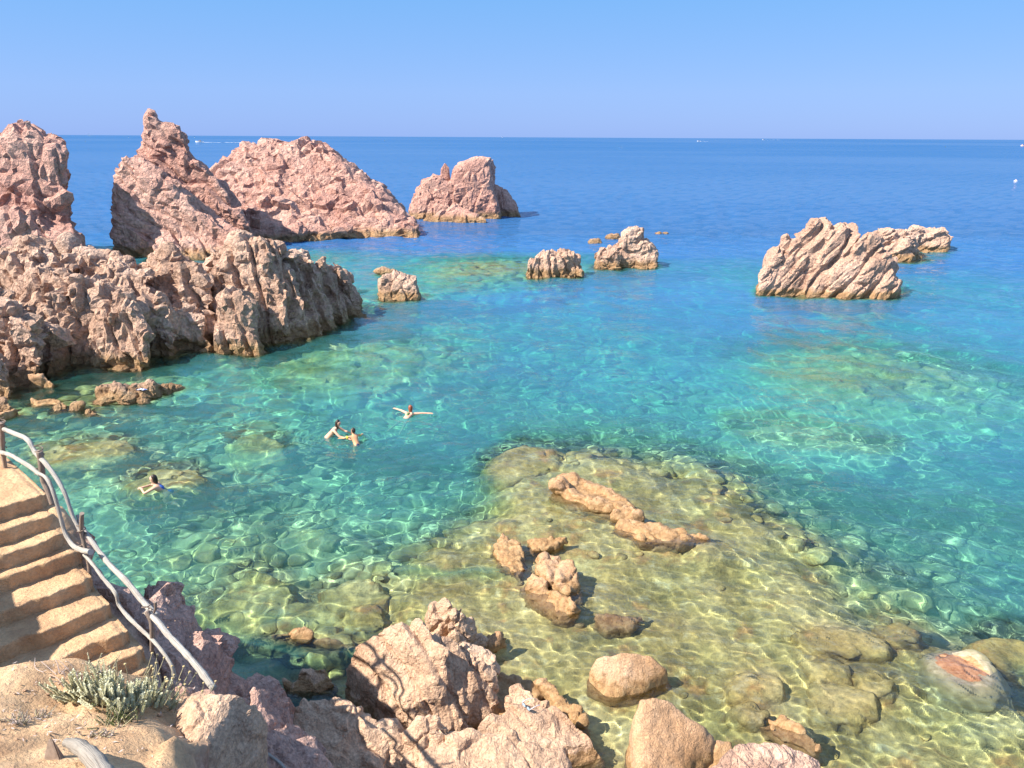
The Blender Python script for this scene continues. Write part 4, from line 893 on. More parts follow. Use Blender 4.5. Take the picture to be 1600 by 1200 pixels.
# ------------------------------------------------------------------ stone stairs
stair = link('stone_stairs', None); tag(stair, 'worn sandy stone stairs going down beside the branch hand rail', 'stairs')
CS = [(70,772),(88,801),(104,834),(123,861),(142,903),(169,944),(196,984),(223,1015),(236,1040)]
stair_c = []
for k, (a, b) in enumerate(CS): stair_c.append(Pz(a, b, 3.4 + (7 - k) * .19))
stair.location = stair_c[7]
ED = np.array([-.69, -.73, 0])          # along a step towards its left end
for k, c in enumerate(stair_c):
    bk_ = np.array([-.73, .69, 0]) * (.62 if k else 2.2)
    wdt = 2.6; nx, ny, nz = 64, 16, 8
    T = np.linspace(0, 1, 70); U = np.linspace(0, 1, 18)
    seed = 3.7 * k
    def edge(t): return .07 * perlin(np.stack([t * wdt * 1.6 + seed, 0 * t + seed, 0 * t], -1)) + .04 * perlin(np.stack([t * wdt * 6 + seed, 0 * t, 0 * t + seed], -1))
    rows = []
    prof = [(0, -.26), (0, -.19), (0, -.12), (0, -.05), (.002, -.016), (.009, -.004), (.022, .0), (.05, 0), (.09, 0), (.22, 0), (.32, 0), (.45, 0), (.7, 0), (1, 0)]
    t = np.linspace(-.01, 1, 110); e = edge(t)
    endr = .05 * np.exp(-((t) / .015) ** 2)
    for s, h in prof:
        ins_ = s * np.linalg.norm(bk_) if s > .1 else s * 1.0
        back = ins_ + np.where(s < .5, e + endr, 0)
        p = c[None] + ED[None] * (t * wdt)[:, None] + (bk_ / np.linalg.norm(bk_))[None] * back[:, None]
        p[:, 2] += h * (.19 / .19) - (.05 * (1 - s) if False else 0) - endr * .6
        nz_ = fbm(p * 9 + seed, 3) * .009 + fbm(p * 1.7 + seed, 2) * .016
        p[:, 2] += nz_ * (1 if h > -.2 else .3); p += (bk_ / np.linalg.norm(bk_))[None] * (fbm(p * 6 + 9, 2) * .012)[:, None]
        rows.append(p)
    # right-hand end cap
    G = np.stack(rows); cap = G[:, 0, :].copy(); ringdown = cap.copy(); ringdown[:, 2] = c[2] - .5; ringdown[:, :2] += ED[:2] * .0
    G = np.concatenate([ringdown[:, None, :], G], 1)
    Vs = G.reshape(-1, 3) - stair_c[7]; mq = mesh_np('step', Vs, grid_quads(G.shape[1], G.shape[0])[:, ::-1], True, M['sand'])
    o = link('step', mq, stair); TRI[0] += len(mq.polygons) * 2

# ------------------------------------------------------------------ branch hand rail
def tube(path, rad, nseg=10, name='tube', mat=None, parent=None, knots=True, seed=0., origin=None, cap=True, sub=6):
    P = np.array(path, float); rad = np.array(rad, float); 
    if sub > 1:
        tt = np.arange(len(P)); t2 = np.linspace(0, len(P) - 1, (len(P) - 1) * sub + 1); Q_ = []
        for t in t2:
            i = min(int(t), len(P) - 2); f = t - i; p0, p1, p2, p3 = P[max(i - 1, 0)], P[i], P[i + 1], P[min(i + 2, len(P) - 1)]
            Q_.append(.5 * ((2 * p1) + (-p0 + p2) * f + (2 * p0 - 5 * p1 + 4 * p2 - p3) * f * f + (-p0 + 3 * p1 - 3 * p2 + p3) * f ** 3))
        rad = np.interp(t2, tt, rad); P = np.array(Q_)
    n = len(P); V = []; T = np.gradient(P, axis=0); T /= np.linalg.norm(T, axis=1)[:, None] + 1e-9
    ref = np.array([0, 0, 1.]) if abs(T[:, 2]).mean() < .8 else np.array([1., 0, 0])
    L = np.concatenate([[0], np.cumsum(np.linalg.norm(np.diff(P, axis=0), axis=1))])
    kn = rad * (1 + (.16 * perlin(np.stack([L * 4 + seed, 0 * L, 0 * L + seed], -1)) + 0.2 * perlin(np.stack([L * 13 + seed, 0 * L, 0 * L], -1)) if knots else 0))
    UV = []
    for i in range(n):
        a = np.cross(T[i], ref); a /= np.linalg.norm(a) + 1e-9; b = np.cross(a, T[i])
        for s in range(nseg + 1):
            an = 2 * math.pi * s / nseg; V.append(P[i] + (a * math.cos(an) + b * math.sin(an)) * kn[i]); UV.append((s / nseg, L[i]))
    V = np.array(V); 
    if origin is not None: V = V - origin
    Qs = grid_quads(nseg + 1, n)[:, ::-1]
    bm = bmesh.new(); vs = [bm.verts.new(v) for v in V]; uvl = bm.loops.layers.uv.new('UVMap')
    for q_ in Qs:
        f = bm.faces.new([vs[i] for i in q_]); f.smooth = True
        for l, i in zip(f.loops, q_): l[uvl].uv = UV[i]
    if cap:
        for base in (0, (n - 1) * (nseg + 1)):
            f = bm.faces.new([vs[base + s] for s in range(nseg)])
    bmesh.ops.remove_doubles(bm, verts=bm.verts, dist=1e-5); bmesh.ops.recalc_face_normals(bm, faces=bm.faces)
    me = bpy.data.meshes.new(name); bm.to_mesh(me); bm.free(); me.materials.append(mat)
    return link(name, me, parent)
# the rail runs in an upright plane just right of the steps' ends
pA, pB = stair_c[0] + np.array([.10, -.05, 0]), stair_c[7] + np.array([.12, -.05, 0])
nrm = np.cross(pB - pA, [0, 0, 1]); nrm /= np.linalg.norm(nrm)
def onplane(px, py, off=0.): 
    r = ray(px, py); o = np.array([0, 0, H]); return o + r * (((pA + nrm * off - o) @ nrm) / (r @ nrm))
rail = link('hand_rail', None); tag(rail, 'rustic hand rail of pale bleached branches along the stone stairs', 'hand rail'); rail.location = pA
zx = lambda L: [(x / 3.53, 640 + y / 3.53) for x, y in L]
def rpart(name, pts, rads, off, mat, seed): return tube([onplane(x, y, off) for x, y in pts], [q_ * .66 for q_ in rads], 10, name, M[mat], rail, seed=seed, origin=pA)
rpart('rail', zx([(22,108),(70,128),(150,165),(195,235),(262,310),(322,395),(365,480),(402,590),(448,682)]), [.042,.045,.045,.045,.042,.04,.036,.036,.034], 0, 'rail', 1)
rpart('rail', zx([(425,580),(455,650),(520,745),(600,850),(700,950),(790,1060),(865,1140)]), [.03,.036,.042,.048,.05,.052,.055], -.05, 'rail', 2)
rpart('rail', zx([(808,1118),(870,1170),(930,1245),(1010,1330),(1090,1420),(1180,1540)]), [.045,.05,.05,.052,.052,.055], .03, 'rail', 3)
rpart('rail', zx([(-60,228),(0,235),(60,252),(105,278),(170,318),(222,362)]), [.04,.042,.042,.04,.04,.036], .04, 'rail', 4)
rpart('rail', zx([(215,352),(258,380),(292,450),(320,540),(345,635),(368,700),(405,752),(450,775),(500,785)]), [.03,.036,.036,.036,.036,.038,.042,.046,.05], .07, 'rail', 5)
rpart('rail', zx([(462,800),(510,850),(565,925),(635,1010),(655,1075),(700,1135),(770,1205),(860,1290),(940,1400),(965,1480)]), [.026,.032,.033,.034,.034,.034,.033,.032,.03,.03], .06, 'rail', 6)
posts = [(zx([(10,70),(12,150),(18,240),(34,345)]), .042), (zx([(218,228),(228,300),(240,390),(268,460),(290,525)]), .05),
         (zx([(452,572),(450,680),(470,760),(490,860),(505,960),(545,1030)]), .034), (zx([(856,1060),(858,1090),(850,1120)]), .02), (zx([(810,1110),(835,1180),(840,1260),(838,1330)]), .036), ([(270,1000),(281,1020)], .018)]
for i, (pp, r_) in enumerate(posts[:5]):
    o = rpart('post', pp, [r_ * (1.15 - .25 * j / len(pp)) for j in range(len(pp))], .0 if i != 4 else .05, 'post', 20 + i)
for (x, y), a in zip(zx([(14,90),(14,205),(218,240),(215,365),(452,680),(462,790),(815,1130)]), range(7)):
    c = onplane(x, y); ring = [c + np.array([math.cos(t) * .05, math.sin(t) * .03, .012 * t - .02]) for t in np.linspace(0, 12.6, 22)]
    tube(ring, [.007] * 22, 5, 'lashing', M['post'], rail, False, 0., pA, True, 1)

# ------------------------------------------------------------------ driftwood, pointed wedge, shrubs
lg = tube([Pz(104,1160,4.66), Pz(122,1166,4.70), Pz(142,1182,4.74), Pz(160,1205,4.75), Pz(176,1240,4.76)], [.035, .052, .062, .068, .07], 14, 'driftwood_log', M['log'], None, True, 9., None, True, 6)
tag(lg, 'short curved bleached log lying on the sandy ground at the bottom left', 'log')
bm = bmesh.new(); a = Pz(77,1150,4.75); base = [Pz(62,1210,4.35), Pz(122,1212,4.35), Pz(112,1235,4.35), Pz(60,1232,4.35)]
vs = [bm.verts.new(p) for p in base] + [bm.verts.new(a), bm.verts.new(a + np.array([.02, .0, -.01]))]
bmesh.ops.convex_hull(bm, input=vs); bmesh.ops.bevel(bm, geom=bm.edges[:], offset=.008, segments=2, affect='EDGES'); me = bpy.data.meshes.new('dark_wedge'); bm.to_mesh(me); bm.free()
M['slab'] = simple('grey_brown_matte', (.24, .18, .14), .9, .2, (22, .01)); me.materials.append(M['slab'])
tag(link('pointed_wedge', me), 'dark pointed wedge standing in the sand left of the bleached log', 'stone')  # small dark wedge with bevelled edges
tag(tube([Pz(418,1178,2.3), Pz(440,1195,2.25), Pz(452,1215,2.2)], [.02, .02, .02], 8, 'stick', M['rail'], None, True, 4., None, True, 4), 'thin stick lying on the reddish rock at the bottom edge', 'stick')

M['leaf'] = simple('grey_green_leaf', (.62, .60, .41), .8, .2, None, .25); M['stem'] = simple('dry_stem', (.36, .32, .20), .85, .2); M['head'] = simple('dry_flower_head', (.42, .33, .17), .9, .1)
M['dleaf'] = simple('dark_leaf', (.11, .13, .045), .8, .2, None, .35); M['twig'] = simple('dead_twig', (.46, .38, .34), .9, .1)
def leafset(name, parent, axes, mat, n, ll, lw, rnd, org):
    V, F = [], []
    for base, tip in axes:
        base = np.array(base); tip = np.array(tip); ax = tip - base; Ln = np.linalg.norm(ax); ax /= Ln
        s = np.cross(ax, [.3, .5, .1]); s /= np.linalg.norm(s); u = np.cross(s, ax)
        for k in range(n):
            t = .15 + .85 * (k + rnd.random()) / n; an = k * 2.4 + rnd.random(); d = s * math.cos(an) + u * math.sin(an)
            p = base + ax * Ln * t; dr = ax * .75 + d * .75; dr /= np.linalg.norm(dr); l = ll * rnd.uniform(.6, 1.2) * (1.1 - .45 * t); w = np.cross(dr, d + .01); w /= np.linalg.norm(w) + 1e-9
            i = len(V); V += [p, p + dr * l * .5 + w * lw, p + dr * l, p + dr * l * .5 - w * lw]; F.append((i, i + 1, i + 2, i + 3))
    o = link(name, mesh_np(name, np.array(V) - org, np.array(F), False, mat), parent); o['kind'] = 'stuff'; TRI[0] += len(F) * 2; return o
def shrub(name, label, spots, hgt, mat, nleaf, ll, lw, heads, seed, lean=.25):
    rnd = np.random.RandomState(seed); org = np.mean([p for p, _ in spots], 0); root = link(name, None); root.location = org; tag(root, label, 'shrub')
    axes = []
    for c, rad in spots:
        for _ in range(int(rad[1])):
            b = c + np.array([rnd.normal(0, rad[0]), rnd.normal(0, rad[0] * .45), 0]); b[2] = fg_height(b[0], b[1]) - .01
            h = hgt * rnd.uniform(.55, 1.1); t = b + np.array([rnd.normal(0, lean) * h + (b[0] - org[0]) * .3, rnd.normal(0, lean) * h, h]); axes.append((b, t))
    for b, t in axes[:60]:
        tube([b, (b + t) / 2 + rnd.normal(0, .006, 3), t], [.005, .004, .003], 4, 'stem', M['stem'], root, False, 0., org, False, 2)
    leafset('foliage', root, axes, mat, nleaf, ll, lw, rnd, org)
    for c, nn, hh in heads:
        for _ in range(nn):
            b = c + np.array([rnd.normal(0, .16), rnd.normal(0, .06), 0]); b[2] = fg_height(b[0], b[1]); h = hh * rnd.uniform(.7, 1.25); t = b + np.array([rnd.uniform(.05, .75) * h, rnd.normal(0, .2) * h, h])
            st = tube([b, (b + t) / 2 + np.array([.02, 0, .01]), t], [.004, .0035, .003], 4, 'flower_stem', M['stem'], root, False, 0., org, False, 3)
            bm = bmesh.new(); bmesh.ops.create_icosphere(bm, subdivisions=1, radius=.013); bmesh.ops.scale(bm, vec=(1.1, 1.1, .75), verts=bm.verts); me = bpy.data.meshes.new('flower_head'); bm.to_mesh(me); bm.free(); me.materials.append(M['head'])
            hd = link('flower_head', me, root); hd.location = t - org
    return root
def G_(px, py):
    z = 4.2
    for _ in range(12): p = Pz(px, py, z); z = fg_height(p[0], p[1])
    return Pz(px, py, z)
shrub('flowering_shrub', 'low grey green shrub with dry round flower heads growing in the sand', [(G_(130,1098), (.09, 46)), (G_(165,1104), (.10, 60)), (G_(200,1100), (.11, 56)), (G_(235,1094), (.09, 26))], .27, M['leaf'], 120, .03, .006, [(G_(225,1090), 22, .34), (G_(250,1088), 12, .28)], 3)
shrub('small_shrub', 'small dark leafy tuft below the flowering shrub', [(G_(190,1125), (.06, 22)), (G_(178,1135), (.05, 14))], .13, M['dleaf'], 22, .022, .006, [], 5, .5)
shrub('small_shrub', 'yellow green tuft behind the flowering shrub by the steps', [(G_(150,1050), (.06, 20))], .14, M['leaf'], 22, .022, .005, [], 7, .5)
shrub('dry_tuft', 'dry straw coloured tuft in a crack of the sand at the left edge', [(G_(30,1128), (.05, 16)), (G_(62,1120), (.04, 10))], .07, M['twig'], 16, .03, .004, [], 9, .7)
shrub('dry_tuft', 'dry brown tuft beside the end of the bleached log', [(G_(150,1150), (.05, 18))], .06, M['twig'], 16, .025, .004, [], 10, .7)
tw = link('dead_twigs', None); c = G_(110, 1058); tw.location = c; tag(tw, 'tangle of dry pale twigs on the sand behind the shrub', 'twigs'); rnd = np.random.RandomState(4)
for _ in range(26):
    b = c + np.array([rnd.normal(0, .09), rnd.normal(0, .05), .0]); b[2] = fg_height(b[0], b[1]); t = b + np.array([rnd.normal(-.03, .10), rnd.normal(0, .06), rnd.uniform(.03, .16)])
    tube([b, (b + t) / 2 + rnd.normal(0, .015, 3), t], [.004, .003, .002], 4, 'twig', M['twig'], tw, False, 0., c, False, 3)

pb_V, pb_F, nn_ = [], [], 0; rnd = np.random.RandomState(12)
v_, f_ = lov[0]
for _ in range(900):
    x = rnd.uniform(-7.5, -2.2); y = rnd.uniform(4.6, 9.0)
    j_, i_ = int((y - gy[0]) / (gy[1] - gy[0])), int((x - gx[0]) / (gx[1] - gx[0])); s_ = rnd.uniform(.004, .012) * (2.2 if rnd.rand() < .06 else 1)
    if sm[j_ * 340 + i_] < .5 and rnd.rand() < .8: continue
    pb_V.append(v_[:, :] * s_ * rnd.uniform(.7, 1.3, 3) + (x, y, fg_height(x, y) + s_ * .1)); pb_F.append(f_ + nn_); nn_ += len(v_)
pbo = link('gravel', mesh_np('gravel', np.concatenate(pb_V), np.concatenate(pb_F), True, M['near'], tri=True)); tag(pbo, 'loose grit and small stones strewn on the sandy slope', 'gravel', None, 'stuff'); TRI[0] += len(pb_F) * 320

lv, lf = [], []
for _ in range(700):
    x = rnd.uniform(-6.5, -2.8); y = rnd.uniform(4.8, 7.6); z = fg_height(x, y) + .004; an = rnd.uniform(0, 6.28); l = rnd.uniform(.008, .03); w_ = l * rnd.uniform(.08, .3)
    d = np.array([math.cos(an), math.sin(an), rnd.uniform(-.1, .3)]); s_ = np.array([-math.sin(an), math.cos(an), 0]); p = np.array([x, y, z]); i = len(lv); lv += [p, p + d * l + s_ * w_, p + d * l * 2, p + d * l - s_ * w_]; lf.append((i, i + 1, i + 2, i + 3))
tag(link('leaf_litter', mesh_np('leaf_litter', np.array(lv), np.array(lf), False, M['twig'])), 'dry leaf litter and bits of twig on the sandy slope', 'litter', None, 'stuff')

# ------------------------------------------------------------------ people
M['skin'] = simple('fair_skin', (.62, .36, .24), .5, .35, None, .06); M['skin2'] = simple('tanned_skin', (.60, .31, .16), .5, .35, None, .06)  # two nearly even skin tones
M['hair'] = simple('dark_hair', (.035, .022, .016), .45, .4, (60, .004)); M['rhair'] = simple('auburn_hair', (.26, .07, .03), .45, .4, (60, .004))
M['blue'] = simple('blue_swimwear', (.05, .12, .42), .6, .3); M['navy'] = simple('navy_swimwear', (.02, .03, .07), .6, .3); M['yellow'] = simple('yellow_float', (.85, .65, .05), .35, .5)
M['green'] = simple('green_bikini', (.10, .16, .05), .6, .3)
def skin_obj(name, pts, edges, radii, mat, parent, root=0, sub=2):
    me = bpy.data.meshes.new(name); me.from_pydata([tuple(p) for p in pts], edges, []); o = link(name, me, parent)
    md = o.modifiers.new('skin', 'SKIN'); md.use_smooth_shade = True
    for i, r_ in enumerate(radii):
        sv = me.skin_vertices[0].data[i]; sv.radius = (r_, r_) if not isinstance(r_, tuple) else r_; sv.use_root = i == root
    s = o.modifiers.new('sub', 'SUBSURF'); s.levels = sub; s.render_levels = sub; me.materials.append(mat); recv(o); return o
def bake(o):
    dg = bpy.context.evaluated_depsgraph_get(); m2 = bpy.data.meshes.new_from_object(o.evaluated_get(dg)); o.modifiers.clear(); m0 = o.data; o.data = m2; m2.name = o.name
    if not m2.materials: m2.materials.append(m0.materials[0])
    m2.polygons.foreach_set('use_smooth', [True] * len(m2.polygons))
def person(label, loc, rot, sc, J, mat, hair, haircol, suits):
    """J: joints in body space (x forward, y left, z up, metres, origin at the neck base on the water line)"""
    root = link('person', None); root.location = loc; root.rotation_euler = (0, 0, R(rot)); root.scale = (sc,) * 3; tag(root, label, 'person')
    names = list(J); idx = {n: i for i, n in enumerate(names)}; pts = [J[n][0] for n in names]; rad = [J[n][1] for n in names]
    E_ = [('pelvis','waist'),('waist','chest'),('chest','neck'),('neck','jaw'),('jaw','skull'),('skull','crown')]
    for s in 'lr':
        E_ += [('chest','sh'+s),('sh'+s,'el'+s),('el'+s,'wr'+s),('wr'+s,'pa'+s),('pelvis','hp'+s),('hp'+s,'kn'+s),('kn'+s,'an'+s),('an'+s,'to'+s)]
        for f in range(4): E_ += [('pa'+s, 'f%d%s' % (f, s))]
        E_ += [('wr'+s, 'th'+s)]
    E_ = [(idx[a], idx[b]) for a, b in E_ if a in idx and b in idx]
    b = skin_obj('body', pts, E_, rad, mat, root, idx['pelvis']); bake(b); b.data.name = 'body'
    sk = np.array(J['skull'][0]); fw = np.array(J['jaw'][0]) - sk; face = J['face'][0] if 'face' in J else None
    hp, he, hr_ = hair; h = skin_obj('hair', hp, he, hr_, haircol, root); bake(h)
    for nm, pp, ee, rr, mm in suits: s_ = skin_obj(nm, pp, ee, rr, mm, root); bake(s_)
    return root
def body(fwd_lean, armL, armR, legs, head_tilt=(0, 0)):
    """build a joint set: torso from pelvis to neck, arms given as elbow / wrist offsets from the shoulder"""
    J = {}; nk = np.array([0, 0, .06]); tor = np.array([-math.sin(R(fwd_lean)), 0, -math.cos(R(fwd_lean))])
    J['pelvis'] = (nk + tor * .50, (.13, .105)); J['waist'] = (nk + tor * .32, (.105, .085)); J['chest'] = (nk + tor * .13, (.125, .095)); J['neck'] = (nk + np.array([.01, 0, .0]), .05)
    up_ = np.array([head_tilt[0], head_tilt[1], 1.]); up_ /= np.linalg.norm(up_)
    J['jaw'] = (nk + up_ * .10 + np.array([.03, 0, 0]), .062); J['skull'] = (nk + up_ * .18 + np.array([.01, 0, 0]), .085); J['crown'] = (nk + up_ * .235, .06)
    for s, sg, arm in (('l', 1, armL), ('r', -1, armR)):
        sh = nk + tor * .055 + np.array([0, sg * .165, 0]); J['sh' + s] = (sh, .047)
        el = sh + np.array(arm[0]); wr = el + np.array(arm[1]); d = np.array(arm[1]) / np.linalg.norm(arm[1])
        J['el' + s] = (el, .036); J['wr' + s] = (wr, .026); pa = wr + d * .075; J['pa' + s] = (pa, .030)
        side = np.cross(d, [0, 0, 1]); side /= np.linalg.norm(side) + 1e-9
        for f in range(4): J['f%d%s' % (f, s)] = (pa + d * (.075 + .012 * (1 if f in (1, 2) else 0)) + side * (f - 1.5) * .024 + np.array([0, 0, -.01]), .009)
        J['th' + s] = (wr + d * .05 + side * .05, .011)
        hp = np.array(J['pelvis'][0]) + np.array([0, sg * .09, 0]) + tor * .06; J['hp' + s] = (hp, .085); kn = hp + np.array(legs[0 if sg > 0 else 1][0]); an = kn + np.array(legs[0 if sg > 0 else 1][1])
        J['kn' + s] = (kn, .056); J['an' + s] = (an, .036); J['to' + s] = (an + np.array(legs[0 if sg > 0 else 1][1]) * .35 + np.array([.04, 0, -.02]), .03)
    return J
def headhair(J, back, length, thick=.06):
    sk = np.array(J['skull'][0]); cr_ = np.array(J['crown'][0]); b = np.array(back, float)
    pts = [cr_ - b * .035 + np.array([0, 0, .0]), cr_ + b * .035 - np.array([0, 0, .01]), sk + b * .055 - np.array([0, 0, .02]), sk + b * .07 - np.array([0, 0, .09 + length * .4]), sk + b * (.075 + length * .3) - np.array([0, 0, .10 + length])]
    return pts, [(0, 1), (1, 2), (2, 3), (3, 4)], [.062, .078, .086, thick, thick * .6]
kick = [([.05, .06, -.36], [-.30, .06, -.16]), ([-.10, -.06, -.36], [-.28, -.06, -.18])]
lying = [([-.40, .05, -.10], [-.38, .04, -.06]), ([-.38, -.08, -.14], [-.36, -.08, -.16])]
kick = [tuple(np.array(v, float) for v in l) for l in kick]; lying = [tuple(np.array(v, float) for v in l) for l in lying]
def torso_band(J, a, b, t, rr, wide=.13):
    p = np.array(J[a][0]) * (1 - t) + np.array(J[b][0]) * t; rr = rr[0] if isinstance(rr, tuple) else rr
    return [p + np.array([0, wide, 0]), p, p - np.array([0, wide, 0])], [(0, 1), (1, 2)], [rr, rr * 1.05, rr]
# 1: nearest swimmer, facing left, arms folded in front
J = body(40, ([.22, .10, -.10], [.14, -.20, .03]), ([.22, -.10, -.10], [.14, .20, .03]), kick, (.12, 0))
for k in J: J[k] = (np.array(J[k][0]) + [0, 0, .12], J[k][1])
p = Pz(243, 766, 0); person('woman with dark hair swimming alone near the stairs, arms folded in front, blue bikini', p, 185, 1.0, J, M['skin'], headhair(J, (-1, 0, 0), .08), M['hair'],
    [('bikini_top', *torso_band(J, 'chest', 'waist', .25, .125, .07), M['blue']), ('bikini_bottom', *torso_band(J, 'pelvis', 'waist', .0, .14, .08), M['blue'])])
# 2: woman with ponytail leaning to the right
J = body(42, ([.20, .08, -.16], [.22, -.02, -.05]), ([.20, -.08, -.16], [.22, .02, -.05]), kick, (.35, 0))
for k in J: J[k] = (np.array(J[k][0]) + [0, 0, .22], J[k][1])
p = Pz(527, 681, 0); person('woman with dark wet hair leaning towards the child, navy swimsuit', p, -8, 1.0, J, M['skin'], headhair(J, (-.8, 0, 0), .16), M['hair'],
    [('swimsuit', *torso_band(J, 'chest', 'waist', .35, .125, .06), M['navy'])])
# 3: child with armbands seen from behind
J = body(38, ([.06, .20, -.03], [.16, .06, -.04]), ([.10, -.16, -.08], [.14, -.10, -.03]), [([-.10, .12, -.28], [-.25, .05, .10]), ([-.12, -.12, -.28], [-.22, -.25, .02])], (.1, 0))
for k in J: J[k] = (np.array(J[k][0]) + [0, 0, .20], J[k][1])
p = Pz(553, 689, 0); el = np.array(J['shl'][0]) * .5 + np.array(J['ell'][0]) * .5; er = np.array(J['shr'][0]) * .5 + np.array(J['elr'][0]) * .5
person('child seen from behind in the water, yellow inflatable armbands and dark swimming trunks', p, 125, .82, J, M['skin2'], headhair(J, (-1, 0, 0), .0), M['hair'],
    [('armband', [el - [0, .05, 0], el + [0, .05, 0]], [(0, 1)], [.075, .075], M['yellow']), ('armband', [er - [.03, .04, 0], er + [.03, .04, 0]], [(0, 1)], [.07, .07], M['yellow']),
     ('swimming_trunks', *torso_band(J, 'pelvis', 'waist', .05, .14, .08), M['navy'])])
# 4: girl with auburn hair floating, arms spread
J = body(68, ([.10, .24, .02], [.08, .24, .0]), ([.10, -.24, .02], [.08, -.24, .0]), lying, (.05, 0))
for k in J: J[k] = (np.array(J[k][0]) + [0, 0, .06], J[k][1])
p = Pz(642, 649, 0); person('girl with auburn hair floating upright with both arms spread wide', p, 70, .95, J, M['skin'], headhair(J, (-.7, 0, 0), .10), M['rhair'],
    [('bikini_top', *torso_band(J, 'chest', 'waist', .3, .125, .06), M['green'])])

# ------------------------------------------------------------------ small things
def on_top(px, py, z0, z1, obs):
    dg = bpy.context.evaluated_depsgraph_get(); dg.update(); r = ray(px, py); r /= np.linalg.norm(r)
    ok, loc, nrm_, *_ = S.ray_cast(dg, (0, 0, H), tuple(r)); return np.array(loc)
c = on_top(822, 1108, 0, 1, None); sg = link('sunglasses', None); sg.location = c + [0, 0, .0]; sg.rotation_euler = (0, 0, R(-50)); tag(sg, 'sunglasses with pale blue lenses left on a pink shore rock', 'sunglasses')
M['frame'] = simple('dark_frame', (.03, .03, .05), .3, .5); M['arm'] = simple('white_arm', (.8, .78, .8), .4, .5); M['lens'] = simple('pale_blue_lens', (.35, .5, .62), .1, .8)
SG = 1.5
for s in (-1, 1):
    t_ = np.linspace(0, 2 * math.pi, 17); tube([np.array([s * .035 * SG + .028 * SG * math.cos(a), 0, .03 * SG + .023 * SG * math.sin(a)]) for a in t_], [.0045] * 17, 6, 'rim', M['frame'], sg, False, 0, None, False, 1)
    bm = bmesh.new(); bmesh.ops.create_circle(bm, cap_ends=True, segments=20, radius=.026 * SG); bmesh.ops.scale(bm, vec=(1, .82, 1), verts=bm.verts); bmesh.ops.rotate(bm, matrix=Matrix.Rotation(R(90), 3, 'X'), verts=bm.verts)
    r_ = bmesh.ops.extrude_face_region(bm, geom=bm.faces[:]); bmesh.ops.translate(bm, vec=(0, .002, 0), verts=[v for v in r_['geom'] if isinstance(v, bmesh.types.BMVert)])
    me = bpy.data.meshes.new('lens'); bm.to_mesh(me); bm.free(); me.materials.append(M['lens']); o = link('lens', me, sg); o.location = (s * .035 * SG, 0, .03 * SG)
    tube([(s * .066 * SG, 0, .04 * SG), (s * .068 * SG, .08 * SG, .04 * SG), (s * .06 * SG, .14 * SG, .015 * SG)], [.005, .0045, .006], 6, 'temple', M['arm'], sg, False, 0, None, True, 4)
tube([(-.008 * SG, 0, .035 * SG), (0, 0, .04 * SG), (.008 * SG, 0, .035 * SG)], [.004] * 3, 6, 'bridge', M['frame'], sg, False, 0, None, False, 3)
c = on_top(221, 609, 0, 1, None)
gxx, gyy = np.meshgrid(np.linspace(-.17, .17, 26), np.linspace(-.10, .10, 18)); P_ = np.stack([gxx.ravel(), gyy.ravel(), 0 * gxx.ravel()], -1)
P_[:, 2] = .035 + .05 * fbm(P_ * 6 + 3, 2) - .5 * (P_[:, 0] ** 2 + P_[:, 1] ** 2); P_[:, 1] += .03 * np.sin(P_[:, 0] * 14)
M['cloth'] = NB('blue_white_cloth'); b_ = M['cloth']; wv = b_.N.new('ShaderNodeTexWave'); wv.inputs['Scale'].default_value = 3.2; wv.inputs['Distortion'].default_value = 2; b_.L.new(b_.geo.outputs['Position'], wv.inputs[0])
b_.set(Base_Color=b_.ramp(wv.outputs['Fac'], [(.45, (.75, .76, .8)), (.55, (.12, .18, .5))]), Roughness=.9)
o = link('cloth', mesh_np('cloth', P_, grid_quads(26, 18), True, b_.m)); o.location = c; o.rotation_euler = (0, 0, R(-30)); so_ = o.modifiers.new('thick', 'SOLIDIFY'); so_.thickness = .012
tag(o, 'crumpled blue and white cloth left on a low reef rock', 'cloth')
# buoys
def lathe(name, prof, mat, parent=None, seg=20):
    bm = bmesh.new(); rings = [[bm.verts.new((r_ * math.cos(2 * math.pi * k / seg), r_ * math.sin(2 * math.pi * k / seg), z)) for k in range(seg)] for r_, z in prof]
    for a, b in zip(rings, rings[1:]):
        for k in range(seg): bm.faces.new((a[k], a[(k + 1) % seg], b[(k + 1) % seg], b[k])).smooth = True
    bm.faces.new(rings[0][::-1]); bm.faces.new(rings[-1]); me = bpy.data.meshes.new(name); bm.to_mesh(me); bm.free(); me.materials.append(mat); return link(name, me, parent)
M['white'] = simple('white_paint', (.8, .78, .76), .4, .5); M['pinkp'] = simple('faded_pink_plastic', (.75, .42, .38), .4, .5); M['orangep'] = simple('orange_plastic', (.85, .22, .06), .4, .5)
def buoy(px, py, sc, lab, mt):
    r_ = link('buoy', None); r_.location = Pz(px, py, 0); r_.scale = (sc,) * 3; tag(r_, lab, 'buoy')
    lathe('float', [(.02, -.3), (.3, -.25), (.48, -.05), (.5, .1), (.42, .3), (.25, .42), (.1, .46)], M[mt], r_); lathe('base_ring', [(.5, -.08), (.68, -.06), (.72, .02), (.66, .1), (.5, .1)], M['white'], r_)
    lathe('lug', [(.08, .44), (.1, .5), (.09, .6), (.03, .64)], M['white'], r_)
buoy(1587, 283, .6, 'small pale pink and white buoy floating at the right', 'pinkp'); buoy(1597, 228, 3.0, 'orange buoy on the horizon at the right edge', 'orangep')
M['foam'] = simple('foam', (.85, .87, .9), .7, .3, (2, .05))
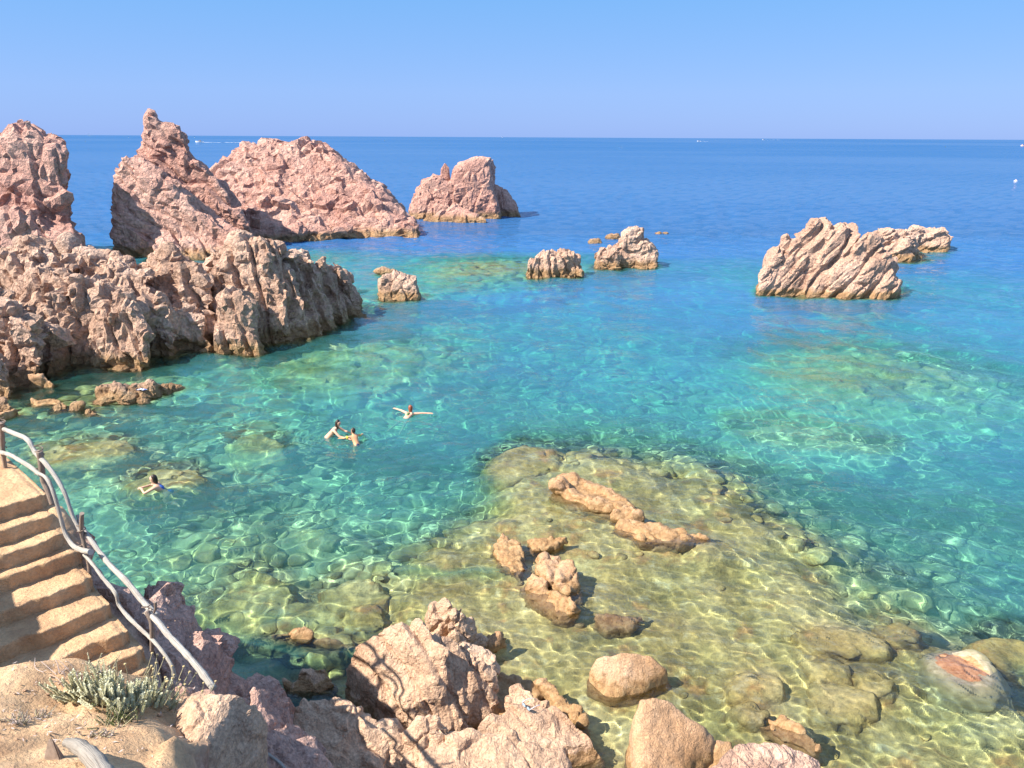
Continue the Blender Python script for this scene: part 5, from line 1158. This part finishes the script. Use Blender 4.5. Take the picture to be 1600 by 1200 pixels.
def boat(px, py, sc, rot, lab, sail=False, wake=0):
    r_ = link('boat', None); p = Pz(px, py, 0); r_.location = p; r_.rotation_euler = (0, 0, R(rot)); r_.scale = (sc,) * 3; tag(r_, lab, 'boat')
    bm = bmesh.new(); st = [(-4, 1.1, 1.0), (-2, 1.3, 1.0), (0, 1.3, 1.05), (2, 1.1, 1.2), (3.5, .5, 1.4), (4.4, .04, 1.6)]; rings = []
    for x, w, h in st: rings.append([bm.verts.new(v) for v in ((x, -w, h), (x, -w * .7, .1), (x, 0, -.3), (x, w * .7, .1), (x, w, h))])
    for a, b in zip(rings, rings[1:]):
        for k in range(4): bm.faces.new((a[k], b[k], b[k + 1], a[k + 1]))
        bm.faces.new((a[4], b[4], b[0], a[0]))
    bm.faces.new(rings[0]); bm.faces.new(rings[-1][::-1]); bmesh.ops.recalc_face_normals(bm, faces=bm.faces); me = bpy.data.meshes.new('hull'); bm.to_mesh(me); bm.free(); me.materials.append(M['white']); link('hull', me, r_)
    bm = bmesh.new(); bmesh.ops.create_cube(bm, size=1); bmesh.ops.scale(bm, vec=(2.4, 1.6, .9), verts=bm.verts); bmesh.ops.bevel(bm, geom=bm.edges[:], offset=.15, segments=2, affect='EDGES'); me = bpy.data.meshes.new('cabin'); bm.to_mesh(me); bm.free(); me.materials.append(M['white'] if sail else M['slab']); o = link('cabin', me, r_); o.location = (-.3, 0, 1.5)
    if sail:
        tube([(0, 0, 1), (0, 0, 11)], [.08, .05], 6, 'mast', M['white'], r_, False, 0, None, True, 1)
        bm = bmesh.new(); f1 = [bm.verts.new(v) for v in ((-.1, 0, 1.8), (-4, .3, 1.9), (-.1, 0, 10.8))]; bm.faces.new(f1); f2 = [bm.verts.new(v) for v in ((.2, .05, 1.6), (4.2, .0, 1.7), (.1, .05, 9.5))]; bm.faces.new(f2); me = bpy.data.meshes.new('sail'); bm.to_mesh(me); bm.free(); me.materials.append(M['white']); so2 = link('sail', me, r_); so2.modifiers.new('t', 'SOLIDIFY').thickness = .05
    if wake:
        wx, wy = np.meshgrid(np.linspace(-1, 0, 60), np.linspace(-1, 1, 9)); W_ = np.stack([wx * wake, wy * (1.0 + -wx * 5), 0 * wx], -1).reshape(-1, 3)
        W_[:, 2] = .12 + .25 * np.abs(fbm(W_ * .5, 2)) * np.repeat([1], 1); o = link('wake', mesh_np('wake', W_, grid_quads(60, 9), True, M['foam']), None); o.location = p; o.rotation_euler = (0, 0, R(rot)); tag(o, 'white foam ' + lab[0:0] + ('wake behind the ' + lab), None, None, 'stuff')
boat(1092, 221, 1.0, 182, 'small motor boat far out with white foam behind it', False, 22)
boat(1193, 218.6, 1.3, 182, 'speed boat near the horizon drawing a long white wake', False, 75)
boat(785, 215.2, 1.0, 40, 'tiny white sailing boat on the horizon', True)
boat(312, 222.5, 1.2, 176, 'far motor boat left of the domed island drawing a thin white wake', False, 130)
open('/tmp/tris.txt', 'w').write(str(TRI)) if False else None
